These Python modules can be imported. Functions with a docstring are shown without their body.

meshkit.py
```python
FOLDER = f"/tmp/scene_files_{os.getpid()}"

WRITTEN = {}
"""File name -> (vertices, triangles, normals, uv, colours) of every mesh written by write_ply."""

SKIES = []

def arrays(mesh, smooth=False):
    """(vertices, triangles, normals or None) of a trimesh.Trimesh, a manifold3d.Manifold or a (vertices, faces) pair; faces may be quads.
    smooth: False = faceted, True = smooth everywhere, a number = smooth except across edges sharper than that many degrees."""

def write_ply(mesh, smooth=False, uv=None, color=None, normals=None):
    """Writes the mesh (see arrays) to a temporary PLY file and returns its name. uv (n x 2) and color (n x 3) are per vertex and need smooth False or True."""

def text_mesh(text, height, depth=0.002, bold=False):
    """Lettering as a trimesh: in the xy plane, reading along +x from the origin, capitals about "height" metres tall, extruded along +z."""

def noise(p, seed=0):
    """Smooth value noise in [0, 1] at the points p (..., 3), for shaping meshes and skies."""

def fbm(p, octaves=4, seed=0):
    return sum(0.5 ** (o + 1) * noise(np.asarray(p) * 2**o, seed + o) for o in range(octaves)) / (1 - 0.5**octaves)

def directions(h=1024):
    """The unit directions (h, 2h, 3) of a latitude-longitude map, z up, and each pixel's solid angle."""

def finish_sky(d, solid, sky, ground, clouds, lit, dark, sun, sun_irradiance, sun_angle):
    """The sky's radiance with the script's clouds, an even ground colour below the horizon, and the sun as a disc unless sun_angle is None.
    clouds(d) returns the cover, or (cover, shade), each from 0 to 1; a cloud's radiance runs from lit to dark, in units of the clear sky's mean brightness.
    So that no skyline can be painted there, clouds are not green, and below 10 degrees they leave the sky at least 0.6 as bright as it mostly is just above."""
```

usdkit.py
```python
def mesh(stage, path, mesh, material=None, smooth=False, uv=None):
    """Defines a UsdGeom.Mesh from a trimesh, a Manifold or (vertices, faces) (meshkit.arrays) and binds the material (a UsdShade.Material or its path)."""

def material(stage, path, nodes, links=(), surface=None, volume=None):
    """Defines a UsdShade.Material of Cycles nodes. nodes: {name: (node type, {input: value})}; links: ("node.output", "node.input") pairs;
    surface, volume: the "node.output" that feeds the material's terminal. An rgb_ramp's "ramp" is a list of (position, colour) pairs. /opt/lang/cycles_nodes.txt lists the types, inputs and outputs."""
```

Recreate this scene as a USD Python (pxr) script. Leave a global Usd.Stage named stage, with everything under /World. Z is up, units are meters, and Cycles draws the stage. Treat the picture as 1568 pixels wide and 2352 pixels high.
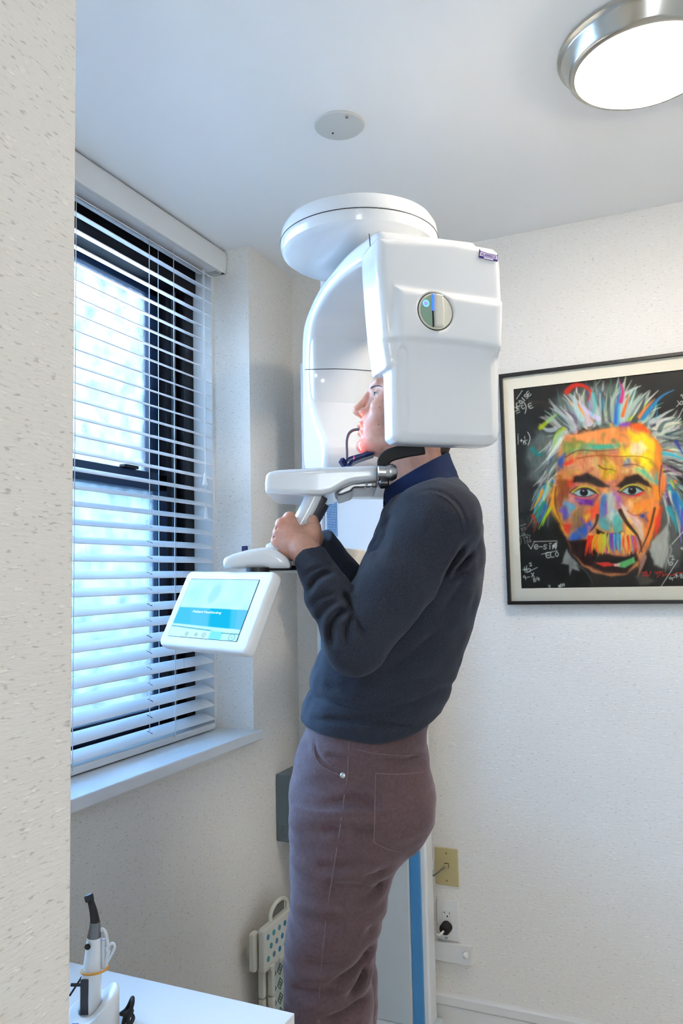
import math, random
import numpy as np
import trimesh, usdkit, meshkit
import shapely.geometry as sg
from scipy import ndimage
from pxr import Usd, UsdGeom, UsdLux, UsdShade, Sdf, Gf, Vt

stage = Usd.Stage.CreateInMemory()
UsdGeom.SetStageUpAxis(stage, UsdGeom.Tokens.z)
UsdGeom.SetStageMetersPerUnit(stage, 1.0)
UsdGeom.Xform.Define(stage, '/World')
RNG = np.random.default_rng(7)

# ------------------------------------------------------------------ camera, sky, exposure
IMG_W, IMG_H = 1568, 2352
YAW, PITCH, ROLL, FPX = 0.41702, 0.08331, -0.021532, 1811.6
EYE = np.array([0, 0, 1.36])
fwd = np.array([-math.sin(YAW) * math.cos(PITCH), math.cos(YAW) * math.cos(PITCH), math.sin(PITCH)])
_r0 = np.array([math.cos(YAW), math.sin(YAW), 0.0])
_u0 = np.cross(_r0, fwd)
rgt = math.cos(ROLL) * _r0 + math.sin(ROLL) * _u0
upv = -math.sin(ROLL) * _r0 + math.cos(ROLL) * _u0
cam = UsdGeom.Camera.Define(stage, '/World/Camera')
m4 = np.eye(4)
m4[0, :3], m4[1, :3], m4[2, :3], m4[3, :3] = rgt, upv, -fwd, EYE
cam.AddTransformOp().Set(Gf.Matrix4d(*m4.flatten().tolist()))
cam.CreateHorizontalApertureAttr(24.0)
cam.CreateVerticalApertureAttr(36.0)
cam.CreateFocalLengthAttr(24.0 * FPX / IMG_W)
cam.CreateClippingRangeAttr(Gf.Vec2f(0.02, 200))
cam.CreateExposureAttr(0.42)

SKY = UsdLux.DomeLight.Define(stage, '/World/Sky')
SKY.CreateColorAttr(Gf.Vec3f(0.48, 0.70, 1.0))
SKY.CreateIntensityAttr(6.0)
LAMP_COLOR, LAMP_POWER = (1.0, 0.88, 0.73), 46.0
UNSEEN_LAMP_COLOR, UNSEEN_LAMP_POWER = (1.0, 0.94, 0.87), 21.0  # lamp out of view behind the camera, lights the near wall


# ------------------------------------------------------------------ back-projection of measured points to real distances
def ray(px, py):
    return fwd + rgt * (px - IMG_W / 2) / FPX - upv * (py - IMG_H / 2) / FPX


def on(px, py, ax, v):
    d = ray(px, py)
    return EYE + d * (v - EYE[ax]) / d[ax]


FH = np.array([-math.sin(YAW), math.cos(YAW), 0.0])     # horizontal "away", RH horizontal "right"
RH = np.array([math.cos(YAW), math.sin(YAW), 0.0])
UP = np.array([0, 0, 1.0])


def V(px, py, w):
    """(right, away, up) coordinates of the point seen at a pixel, at the horizontal distance w."""
    d = ray(px, py)
    p = EYE + d * w / (d @ FH)
    return np.array([p @ RH, w, p[2]])


def W(p):
    """(right, away, up) to world."""
    p = np.asarray(p, float)
    return p[..., :1] * RH + p[..., 1:2] * FH + p[..., 2:3] * UP


class Frame:
    def __init__(self, o, x, y, z):
        self.o, self.x, self.y, self.z = (np.asarray(a, float) for a in (o, x, y, z))

    def out(self, p):
        p = np.asarray(p, float)
        return self.o + p[..., :1] * self.x + p[..., 1:2] * self.y + p[..., 2:3] * self.z

    def loc(self, p):
        p = np.asarray(p, float) - self.o
        return np.stack([p @ self.x, p @ self.y, p @ self.z], -1)

    def pix(self, px, py, ax, v):
        """Local coordinates of the point seen at a pixel on the local plane axis ax = v."""
        d = ray(px, py)
        n = (self.x, self.y, self.z)[ax]
        t = (v - (EYE - self.o) @ n) / (d @ n)
        return self.loc(EYE + d * t)


VIEW = Frame((0, 0, 0), RH, FH, UP)


# ------------------------------------------------------------------ prims
used = {}


def numbered(parent, name):
    k = (parent, name)
    n = used.get(k, 0)
    used[k] = n + 1
    return f'{parent}/{name}' if n == 0 else f'{parent}/{name}_{n:03d}'


def setkeys(prim, label=None, cat=None, group=None, kind=None):
    for k, v in (('label', label), ('category', cat), ('group', group), ('kind', kind)):
        if v:
            prim.SetCustomDataByKey(k, v)


class Node:
    def __init__(self, path, origin, prim):
        self.path, self.o, self.prim = path, np.asarray(origin, float), prim


def thing(name, label, cat, origin=(0, 0, 0), group=None, kind=None):
    path = numbered('/World', name)
    x = UsdGeom.Xform.Define(stage, path)
    x.AddTranslateOp().Set(Gf.Vec3d(*map(float, origin)))
    setkeys(x.GetPrim(), label, cat, group, kind)
    return Node(path, origin, x.GetPrim())


def va(a):
    return Vt.Vec3fArray.FromNumpy(np.ascontiguousarray(a, np.float32))


def obj(name, mesh, mat, parent=None, smooth=False, label=None, cat=None, group=None, kind=None, color=None, normals=None):
    """One Mesh prim; vertices are world coordinates, written relative to the parent thing."""
    path = numbered(parent.path if parent else '/World', name)
    o = parent.o if parent else np.zeros(3)
    if normals is None:
        v, f, n = meshkit.arrays(mesh, smooth)
    else:
        v, f, n = mesh[0], mesh[1], normals
    m = UsdGeom.Mesh.Define(stage, path)
    m.CreatePointsAttr(va(v - o))
    m.CreateFaceVertexCountsAttr(Vt.IntArray.FromNumpy(np.full(len(f), f.shape[1], np.int32)))
    m.CreateFaceVertexIndicesAttr(Vt.IntArray.FromNumpy(np.ascontiguousarray(f, np.int32).ravel()))
    m.CreateSubdivisionSchemeAttr('none')
    if n is not None:
        m.CreateNormalsAttr(va(n))
        m.SetNormalsInterpolation('vertex')
    if color is not None:
        UsdGeom.PrimvarsAPI(m).CreatePrimvar('paint', Sdf.ValueTypeNames.Color3fArray, 'vertex').Set(va(color))
    UsdShade.MaterialBindingAPI.Apply(m.GetPrim()).Bind(mat)
    setkeys(m.GetPrim(), label, cat, group, kind)
    return Node(path, o, m.GetPrim())


# ------------------------------------------------------------------ materials
def lin(c):
    """sRGB 0-255 to linear."""
    c = np.asarray(c, float) / 255
    return tuple(np.where(c <= 0.04045, c / 12.92, ((c + 0.055) / 1.055) ** 2.4))


mats = {}


def M(name, color=(0.8, 0.8, 0.8), rough=0.5, metal=0.0, spec=0.5, bump=None, vary=None, emit=None, **kw):
    """bump = (scale xyz, strength, distance[, detail]); vary = (scale xyz, second colour, lo, hi)."""
    if name in mats:
        return mats[name]
    nodes = {'p': ('principled_bsdf', {'base_color': color, 'roughness': rough, 'metallic': metal, 'specular_ior_level': spec, **kw})}
    links = []
    if bump or vary:
        nodes['g'] = ('geometry', {})
    if bump:
        nodes['mb'] = ('mapping', {'scale': bump[0]})
        nodes['nb'] = ('noise_texture', {'scale': 1.0, 'detail': bump[3] if len(bump) > 3 else 3.0})
        nodes['b'] = ('bump', {'strength': bump[1], 'distance': bump[2]})
        links += [('g.position', 'mb.vector'), ('mb.vector', 'nb.vector'), ('nb.fac', 'b.height'), ('b.normal', 'p.normal')]
    if vary:
        nodes['mv'] = ('mapping', {'scale': vary[0]})
        nodes['nv'] = ('noise_texture', {'scale': 1.0, 'detail': 3.0})
        nodes['rv'] = ('rgb_ramp', {'ramp': [(vary[2], color), (vary[3], vary[1])]})
        links += [('g.position', 'mv.vector'), ('mv.vector', 'nv.vector'), ('nv.fac', 'rv.fac'), ('rv.color', 'p.base_color')]
    if emit:
        nodes['p'][1].update(emission_color=emit[0], emission_strength=emit[1])
    mats[name] = usdkit.material(stage, f'/World/Looks/{name}', nodes, links, surface='p.BSDF')
    return mats[name]


def painted(name, rough=0.4, emit=0.0, spec=0.5):
    n = {'a': ('attribute', {'attribute': 'paint'}), 'p': ('principled_bsdf', {'roughness': rough, 'specular_ior_level': spec, 'emission_strength': emit})}
    l = [('a.color', 'p.base_color')]
    if emit:
        n['p'][1]['base_color'] = (0.02, 0.02, 0.02)
        l = [('a.color', 'p.emission_color')]
    mats[name] = usdkit.material(stage, f'/World/Looks/{name}', n, l, surface='p.BSDF')
    return mats[name]


def wallpaper(name):
    """Off-white woven wallpaper: fine horizontal threads, raised slubs, sparse grey flecks."""
    n = {
        'g': ('geometry', {}),
        'm1': ('mapping', {'scale': (45, 45, 330)}), 'n1': ('noise_texture', {'scale': 1.0, 'detail': 3.0, 'roughness': 0.6}),
        'm2': ('mapping', {'scale': (90, 90, 330)}), 'n2': ('noise_texture', {'scale': 1.0, 'detail': 1.5}),
        'm3': ('mapping', {'scale': (60, 60, 190), 'location': (3.1, 7.7, 1.3)}), 'n3': ('noise_texture', {'scale': 1.0, 'detail': 2.0}),
        'r2': ('rgb_ramp', {'ramp': [(0.0, lin((186, 182, 176))), (0.27, lin((198, 194, 188))), (0.37, lin((230, 226, 219))), (1.0, lin((234, 230, 223)))]}),
        'r3': ('rgb_ramp', {'ramp': [(0.0, (0, 0, 0)), (0.62, (0, 0, 0)), (0.74, (1, 1, 1)), (1, (1, 1, 1))]}),
        'mx': ('mix', {'mix_type': 'mix', 'color2': lin((242, 238, 230))}),
        'ad': ('math', {'math_type': 'multiply_add', 'value2': 0.8}),
        'b': ('bump', {'strength': 0.45, 'distance': 0.0016}),
        'p': ('principled_bsdf', {'roughness': 0.75, 'specular_ior_level': 0.25}),
    }
    l = [('g.position', 'm1.vector'), ('g.position', 'm2.vector'), ('g.position', 'm3.vector'), ('m1.vector', 'n1.vector'), ('m2.vector', 'n2.vector'), ('m3.vector', 'n3.vector'),
         ('n2.fac', 'r2.fac'), ('n3.fac', 'r3.fac'), ('r3.color', 'mx.fac'), ('r2.color', 'mx.color1'), ('mx.color', 'p.base_color'),
         ('r3.color', 'ad.value1'), ('n1.fac', 'ad.value3'), ('ad.value', 'b.height'), ('b.normal', 'p.normal')]
    mats[name] = usdkit.material(stage, f'/World/Looks/{name}', n, l, surface='p.BSDF')
    return mats[name]


def pane_mat(name, tint, ior=1.45, dirt=0.0):
    n = {'t': ('transparent_bsdf', {'color': tint}), 'gl': ('glossy_bsdf', {'color': (0.9, 0.9, 0.9), 'roughness': 0.02}), 'f': ('fresnel', {'IOR': ior}), 'mx': ('mix_closure', {})}
    l = [('f.fac', 'mx.fac'), ('t.BSDF', 'mx.closure1'), ('gl.BSDF', 'mx.closure2')]
    out = 'mx.closure'
    if dirt:
        n.update({'g': ('geometry', {}), 'mp': ('mapping', {'scale': (30, 30, 18)}), 'ns': ('noise_texture', {'scale': 1.0, 'detail': 5.0, 'roughness': 0.7}),
                  'rp': ('rgb_ramp', {'ramp': [(0.35, (dirt * 0.25,) * 3), (0.65, (dirt,) * 3)]}), 'tr': ('translucent_bsdf', {'color': (0.8, 0.88, 0.92)}), 'm2': ('mix_closure', {})})
        l += [('g.position', 'mp.vector'), ('mp.vector', 'ns.vector'), ('ns.fac', 'rp.fac'), ('rp.color', 'm2.fac'), ('mx.closure', 'm2.closure1'), ('tr.BSDF', 'm2.closure2')]
        out = 'm2.closure'
    mats[name] = usdkit.material(stage, f'/World/Looks/{name}', n, l, surface=out)
    return mats[name]


WALL = wallpaper('wallpaper')
CEIL = M('ceiling_paint', lin((246, 246, 244)), 0.8, spec=0.2)
TRIM = M('white_trim_paint', lin((222, 222, 220)), 0.35)
FLOOR = M('pale_bounce_floor', lin((228, 222, 212)), 0.4, bump=((60, 60, 60), 0.1, 0.001))  # floor is out of view, kept pale to bounce light to the ceiling
GLOSS = M('glossy_white_plastic', lin((226, 229, 231)), 0.16, coat_weight=0.3, coat_roughness=0.05)
SATIN = M('satin_white_plastic', lin((225, 227, 227)), 0.32)
WARMW = M('cream_plastic', lin((232, 226, 212)), 0.4)
SLAT = M('blind_slat_white', lin((232, 234, 236)), 0.35)
FRAME_B = M('black_window_frame', lin((7, 10, 16)), 0.4, spec=.3)
FRAME_N = M('navy_window_sash', lin((12, 36, 60)), 0.4, spec=.3)
CORD = M('blind_cord', lin((215, 218, 220)), 0.7)
BLACK = M('black_plastic', lin((20, 21, 24)), 0.4)
RUBBER = M('black_rubber', lin((14, 15, 17)), 0.7)
STEEL = M('brushed_steel', lin((176, 178, 178)), 0.28, metal=1.0)
DARKMETAL = M('dark_metal', lin((70, 70, 72)), 0.3, metal=1.0)
NAVY = M('navy_gloss', lin((12, 30, 78)), 0.12)
NICKEL = M('satin_nickel', lin((190, 188, 180)), 0.22, metal=1.0)


# ------------------------------------------------------------------ mesh helpers
def cat(*ms):
    out = []
    for m in ms:
        out.extend(m if isinstance(m, (list, tuple)) and not isinstance(m, trimesh.Trimesh) else [m])
    return trimesh.util.concatenate(out)


def box(lo, hi, r=0.0):
    lo, hi = np.minimum(lo, hi).astype(float), np.maximum(lo, hi).astype(float)
    if r <= 0:
        m = trimesh.creation.box(hi - lo)
        m.apply_translation((lo + hi) / 2)
        return m
    pts = []
    s = np.array([(1, 0, 0), (0, 1, 0), (0, 0, 1), (.577, .577, .577), (.707, .707, 0), (.707, 0, .707), (0, .707, .707)]) * r
    for sx in (0, 1):
        for sy in (0, 1):
            for sz in (0, 1):
                sign = np.array([2 * sx - 1, 2 * sy - 1, 2 * sz - 1])
                c = np.where(sign > 0, hi - r, lo + r)
                pts.append(c + s * sign)
    return trimesh.convex.convex_hull(np.vstack(pts))


def obox(fr, lo, hi, r=0.0):
    m = box(lo, hi, r)
    m.vertices = fr.out(m.vertices)
    if np.linalg.det(np.array([fr.x, fr.y, fr.z])) < 0:
        m.invert()
    return m


def tube(pts, r, n=10, closed=False):
    """Swept round tube through points; r a number or one per point."""
    p = np.asarray(pts, float)
    r = np.broadcast_to(np.asarray(r, float), (len(p),))
    t = np.gradient(p, axis=0) if not closed else np.roll(p, -1, 0) - np.roll(p, 1, 0)
    t /= np.linalg.norm(t, axis=1)[:, None]
    a = np.cross(t[0], [0.3, 0.5, 0.81])
    a /= np.linalg.norm(a)
    rings = []
    ang = np.linspace(0, 2 * np.pi, n, endpoint=False)
    for i in range(len(p)):
        a = a - t[i] * (a @ t[i])
        a /= np.linalg.norm(a)
        b = np.cross(t[i], a)
        rings.append(p[i] + r[i] * (np.cos(ang)[:, None] * a + np.sin(ang)[:, None] * b))
    v = np.vstack(rings)
    f = []
    m = len(p)
    for i in range(m if closed else m - 1):
        i0, i1 = i * n, ((i + 1) % m) * n
        for k in range(n):
            k2 = (k + 1) % n
            f += [[i0 + k, i0 + k2, i1 + k2], [i0 + k, i1 + k2, i1 + k]]
    if not closed:
        v = np.vstack([v, p[0], p[-1]])
        c0, c1 = len(v) - 2, len(v) - 1
        for k in range(n):
            k2 = (k + 1) % n
            f += [[c0, k2, k], [c1, (m - 1) * n + k, (m - 1) * n + k2]]
    return trimesh.Trimesh(v, np.array(f), process=False)


def spline(pts, n=24, closed=False):
    from scipy.interpolate import CubicSpline
    p = np.asarray(pts, float)
    if closed:
        p = np.vstack([p, p[:1]])
    d = np.r_[0, np.cumsum(np.linalg.norm(np.diff(p, axis=0), axis=1))]
    s = CubicSpline(d, p, bc_type='periodic' if closed else 'natural')
    t = np.linspace(0, d[-1], n + (1 if closed else 0))
    q = s(t)
    return q[:-1] if closed else q


def lathe(profile, n=48, fr=None):
    """Revolve (radius, height) around the frame's z."""
    pr = np.asarray(profile, float)
    ang = np.linspace(0, 2 * np.pi, n, endpoint=False)
    v, f = [], []
    for r, h in pr:
        v += [[r * math.cos(a), r * math.sin(a), h] for a in ang]
    for i in range(len(pr) - 1):
        for k in range(n):
            k2 = (k + 1) % n
            a, b, c, d = i * n + k, i * n + k2, (i + 1) * n + k2, (i + 1) * n + k
            f += [[a, b, c], [a, c, d]]
    v = np.array(v)
    m = trimesh.Trimesh(v, np.array(f), process=False)
    m.merge_vertices()
    m.update_faces(m.nondegenerate_faces())
    if m.volume < 0:
        m.invert()
    if fr is not None:
        m.vertices = fr.out(m.vertices)
        if np.linalg.det(np.array([fr.x, fr.y, fr.z])) < 0:
            m.invert()
    return m


def axis_frame(o, z):
    z = np.asarray(z, float) / np.linalg.norm(z)
    x = np.cross([0, 0, 1] if abs(z[2]) < 0.9 else [1, 0, 0], z)
    x /= np.linalg.norm(x)
    return Frame(o, x, np.cross(z, x), z)


def cyl(p, q, r0, r1=None, n=24, bevel=0.0):
    p, q = np.asarray(p, float), np.asarray(q, float)
    L = np.linalg.norm(q - p)
    r1 = r0 if r1 is None else r1
    b = min(bevel, 0.49 * L, 0.9 * min(r0, r1))
    pr = [(0, 0), (r0 - b, 0), (r0, b), (r1, L - b), (r1 - b, L), (0, L)] if b > 0 else [(0, 0), (r0, 0), (r1, L), (0, L)]
    return lathe(pr, n, axis_frame(p, q - p))


# ------------------------------------------------------------------ implicit surfaces
def surface_nets(f, lo, h):
    lo = np.asarray(lo, float)
    ins = f < 0
    nx, ny, nz = f.shape
    c = ins.astype(np.int8)
    s = np.zeros((nx - 1, ny - 1, nz - 1), np.int8)
    for i in (0, 1):
        for j in (0, 1):
            for k in (0, 1):
                s += c[i:nx - 1 + i, j:ny - 1 + j, k:nz - 1 + k]
    act = np.argwhere((s > 0) & (s < 8))
    ids = np.full(s.shape, -1, np.int64)
    ids[tuple(act.T)] = np.arange(len(act))
    acc, cnt = np.zeros((len(act), 3)), np.zeros(len(act))
    for ax in range(3):
        o1, o2 = [a for a in range(3) if a != ax]
        for a in (0, 1):
            for b in (0, 1):
                p0 = act.copy()
                p0[:, o1] += a
                p0[:, o2] += b
                p1 = p0.copy()
                p1[:, ax] += 1
                f0, f1 = f[tuple(p0.T)], f[tuple(p1.T)]
                m = (f0 < 0) != (f1 < 0)
                t = f0[m] / (f0[m] - f1[m])
                pos = p0[m].astype(float)
                pos[:, ax] += t
                acc[m] += pos
                cnt[m] += 1
    g = acc / cnt[:, None]
    quads = []
    for ax in range(3):
        o1, o2 = [(1, 2), (2, 0), (0, 1)][ax]
        sl0, sl1 = [slice(None)] * 3, [slice(None)] * 3
        sl0[ax], sl1[ax] = slice(0, -1), slice(1, None)
        d = ins[tuple(sl0)].astype(np.int8) - ins[tuple(sl1)].astype(np.int8)
        e = np.argwhere(d != 0)
        sg_ = d[tuple(e.T)]
        ok = (e[:, o1] > 0) & (e[:, o2] > 0) & (e[:, o1] < f.shape[o1] - 1) & (e[:, o2] < f.shape[o2] - 1)
        e, sg_ = e[ok], sg_[ok]

        def cell(a, b):
            q = e.copy()
            q[:, o1] -= a
            q[:, o2] -= b
            return ids[tuple(q.T)]
        qd = np.stack([cell(1, 1), cell(0, 1), cell(0, 0), cell(1, 0)], 1)
        qd[sg_ < 0] = qd[sg_ < 0][:, ::-1]
        quads.append(qd)
    q = np.vstack(quads)
    grad = []
    for ax in range(3):
        gr = np.gradient(f, axis=ax)
        grad.append(ndimage.map_coordinates(gr, g.T, order=1, mode='nearest'))
    n = np.stack(grad, 1)
    n /= np.maximum(np.linalg.norm(n, axis=1), 1e-12)[:, None]
    return lo + g * h, q, n


def grid(lo, hi, h):
    lo, hi = np.asarray(lo, float), np.asarray(hi, float)
    ns = np.ceil((hi - lo) / h).astype(int) + 1
    return [(lo[i] + np.arange(ns[i]) * h).astype(np.float32) for i in range(3)]


def sdf_mesh(fn, lo, hi, h, fr=VIEW):
    """Mesh of fn(x, y, z) < 0 (broadcast grids) in the frame fr; returns (v, quads, normals) in world coordinates."""
    x, y, z = grid(lo, hi, h)
    f = fn(x[:, None, None], y[None, :, None], z[None, None, :])
    f = np.ascontiguousarray(np.broadcast_to(f, (len(x), len(y), len(z))), np.float32)
    v, q, n = surface_nets(f, (x[0], y[0], z[0]), h)
    flip = np.linalg.det(np.array([fr.x, fr.y, fr.z])) < 0
    o = fr.o
    vw = fr.out(v)
    nw = n[:, :1] * fr.x + n[:, 1:2] * fr.y + n[:, 2:3] * fr.z
    if flip:
        q = q[:, ::-1]
    return vw, q, nw


def smin(a, b, k):
    hh = np.clip(0.5 + 0.5 * (b - a) / k, 0, 1)
    return b * (1 - hh) + a * hh - k * hh * (1 - hh)


def smax(a, b, k):
    return -smin(-a, -b, k)


def sphere(P, c, r):
    return np.sqrt((P[0] - c[0]) ** 2 + (P[1] - c[1]) ** 2 + (P[2] - c[2]) ** 2) - r


def ellip(P, c, r):
    q0, q1, q2 = (P[0] - c[0]) / r[0], (P[1] - c[1]) / r[1], (P[2] - c[2]) / r[2]
    k = np.sqrt(q0 * q0 + q1 * q1 + q2 * q2)
    g = np.sqrt((q0 / r[0]) ** 2 + (q1 / r[1]) ** 2 + (q2 / r[2]) ** 2)
    return k * (k - 1) / np.maximum(g, 1e-6)


def capsule(P, a, b, ra, rb=None):
    rb = ra if rb is None else rb
    a, b = np.asarray(a, float), np.asarray(b, float)
    d = b - a
    t = np.clip(((P[0] - a[0]) * d[0] + (P[1] - a[1]) * d[1] + (P[2] - a[2]) * d[2]) / (d @ d), 0, 1)
    return np.sqrt((P[0] - a[0] - t * d[0]) ** 2 + (P[1] - a[1] - t * d[1]) ** 2 + (P[2] - a[2] - t * d[2]) ** 2) - (ra + (rb - ra) * t)


def rbox(P, c, hs, r):
    q = [np.abs(P[i] - c[i]) - (hs[i] - r) for i in range(3)]
    return np.sqrt(np.maximum(q[0], 0) ** 2 + np.maximum(q[1], 0) ** 2 + np.maximum(q[2], 0) ** 2) + np.minimum(np.maximum(np.maximum(q[0], q[1]), q[2]), 0) - r


def poly_sdf(poly, X, Y):
    """Signed distance to a closed polygon on broadcast grids."""
    p = np.asarray(poly, float)
    X, Y = np.broadcast_arrays(X, Y)
    d2 = np.full(X.shape, 1e9)
    ins = np.zeros(X.shape, bool)
    for i in range(len(p)):
        a, b = p[i], p[(i + 1) % len(p)]
        e = b - a
        L = e @ e
        if L < 1e-16:
            continue
        wx, wy = X - a[0], Y - a[1]
        t = np.clip((wx * e[0] + wy * e[1]) / L, 0, 1)
        d2 = np.minimum(d2, (wx - t * e[0]) ** 2 + (wy - t * e[1]) ** 2)
        c = (a[1] <= Y) != (b[1] <= Y)
        if abs(e[1]) > 1e-12:
            ins ^= c & (X < a[0] + (Y - a[1]) * e[0] / e[1])
    d = np.sqrt(d2)
    return np.where(ins, -d, d)


def rextrude(d2, dz, r):
    """Rounded extrusion from a 2D distance and |axis| - half."""
    a, b = d2 + r, dz + r
    return np.sqrt(np.maximum(a, 0) ** 2 + np.maximum(b, 0) ** 2) + np.minimum(np.maximum(a, b), 0) - r


def slab(fr, poly, ax, lo, hi, r, h, extra=None):
    """Rounded slab: polygon in the two other local axes (in order), extruded from lo to hi along ax. Returns (v, q, n)."""
    p = np.asarray(poly, float)
    oth = [i for i in range(3) if i != ax]
    L, H = np.zeros(3), np.zeros(3)
    for k, i in enumerate(oth):
        L[i], H[i] = p[:, k].min() - 3 * h, p[:, k].max() + 3 * h
    L[ax], H[ax] = lo - 3 * h, hi + 3 * h

    def fn(x, y, z):
        P = [x, y, z]
        d2 = poly_sdf(p, P[oth[0]], P[oth[1]])
        d = rextrude(d2, np.abs(P[ax] - (lo + hi) / 2) - (hi - lo) / 2, r)
        return extra(d, x, y, z) if extra else d
    return sdf_mesh(fn, L, H, h, fr)


def put(name, vqn, mat, parent=None, **kw):
    return obj(name, (vqn[0], vqn[1]), mat, parent, normals=vqn[2], **kw)


# ================================================================== the room
CEIL_Z, YB, XP, YP, XW = 2.43, 2.434, -1.253, 2.131, -1.455      # ceiling, back wall, window-side wall, niche end, window frame
YN, XN = 0.60, -0.553                                            # near wall corner
XR, YF = 1.25, -1.6
S = dict(kind='structure')


def struct(name, mesh, mat, label, parent=None, **kw):
    return obj(name, mesh, mat, parent, label=label, kind='structure', **kw)


struct('floor', box((-1.7, YF - .1, -.1), (XR + .1, YB + .1, 0)), FLOOR, 'unseen floor of the small x-ray room, pale to bounce light upward')
struct('ceiling', box((-1.7, YF - .1, CEIL_Z), (XR + .1, YB + .1, CEIL_Z + .12)), CEIL, 'smooth white painted ceiling')
struct('wall_back', box((-1.7, YB, 0), (XR + .1, YB + .12, CEIL_Z)), WALL, 'off-white papered back wall behind the x-ray machine and the picture')
struct('wall_left', cat(box((-1.65, .55, 0), (XP, YB, .872)), box((-1.65, YP, .872), (XP, YB, CEIL_Z)), box((-1.65, .55, .872), (XP, .70, CEIL_Z)), box((-1.65, .70, 2.405), (-1.40, YP, CEIL_Z))), WALL,
       'off-white papered window-side wall with a deep window niche')
struct('wall_front', box((-1.65, YF, 0), (XN, YN, CEIL_Z), .004), WALL, 'off-white papered wall end in the left foreground')
struct('wall_right', box((XR, YF, 0), (XR + .12, YB, CEIL_Z)), WALL, 'papered wall on the right, outside the view')
WX0, WX1, WZ0, WZ1 = .52, 1.10, 1.0, 2.15  # opening out of view, sized to light the room from the front
struct('wall_rear', cat(box((XN, YF - .12, 0), (WX0, YF, CEIL_Z)), box((WX1, YF - .12, 0), (XR, YF, CEIL_Z)), box((WX0, YF - .12, 0), (WX1, YF, WZ0)), box((WX0, YF - .12, WZ1), (WX1, YF, CEIL_Z))), WALL, 'unseen papered wall behind the camera, with an opening placed to light the room')
w2 = thing('unseen_window_2', 'unseen white-framed window behind the camera, placed to light the room from the front', None, ((WX0 + WX1) / 2, YF - .06, WZ0), kind='structure')
obj('frame', cat(box((WX0, YF - .09, WZ0), (WX0 + .05, YF - .03, WZ1)), box((WX1 - .05, YF - .09, WZ0), (WX1, YF - .03, WZ1)), box((WX0 + .05, YF - .09, WZ0), (WX1 - .05, YF - .03, WZ0 + .05)), box((WX0 + .05, YF - .09, WZ1 - .05), (WX1 - .05, YF - .03, WZ1))), TRIM, w2)
obj('pane', box((WX0 + .045, YF - .064, WZ0 + .045), (WX1 - .045, YF - .060, WZ1 - .045)), pane_mat('rear_light_filter', (1.0, .88, .78)), w2)  # warm tint filters the blue skylight coming in


def profile_x(pr, x0, x1, y):
    """Moulding profile (depth towards the room, height) run along x against the wall plane y."""
    p = sg.Polygon([(-d, z) for d, z in pr])
    m = trimesh.creation.extrude_polygon(p, x1 - x0, engine='earcut')
    v = m.vertices.copy()
    m.vertices = np.stack([x0 + v[:, 2], y + v[:, 0], v[:, 1]], 1)
    if m.volume < 0:
        m.invert()
    return m


bt = on(990, 2270, 1, YB)[2]
struct('baseboard_back', profile_x([(0, 0), (.016, 0), (.016, bt - .034), (.0135, bt - .0325), (.0135, bt - .030), (.020, bt - .029), (.020, bt - .006), (.015, bt), (0, bt)], XP, XR, YB), TRIM,
       'white moulded baseboard along the back wall')

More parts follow.
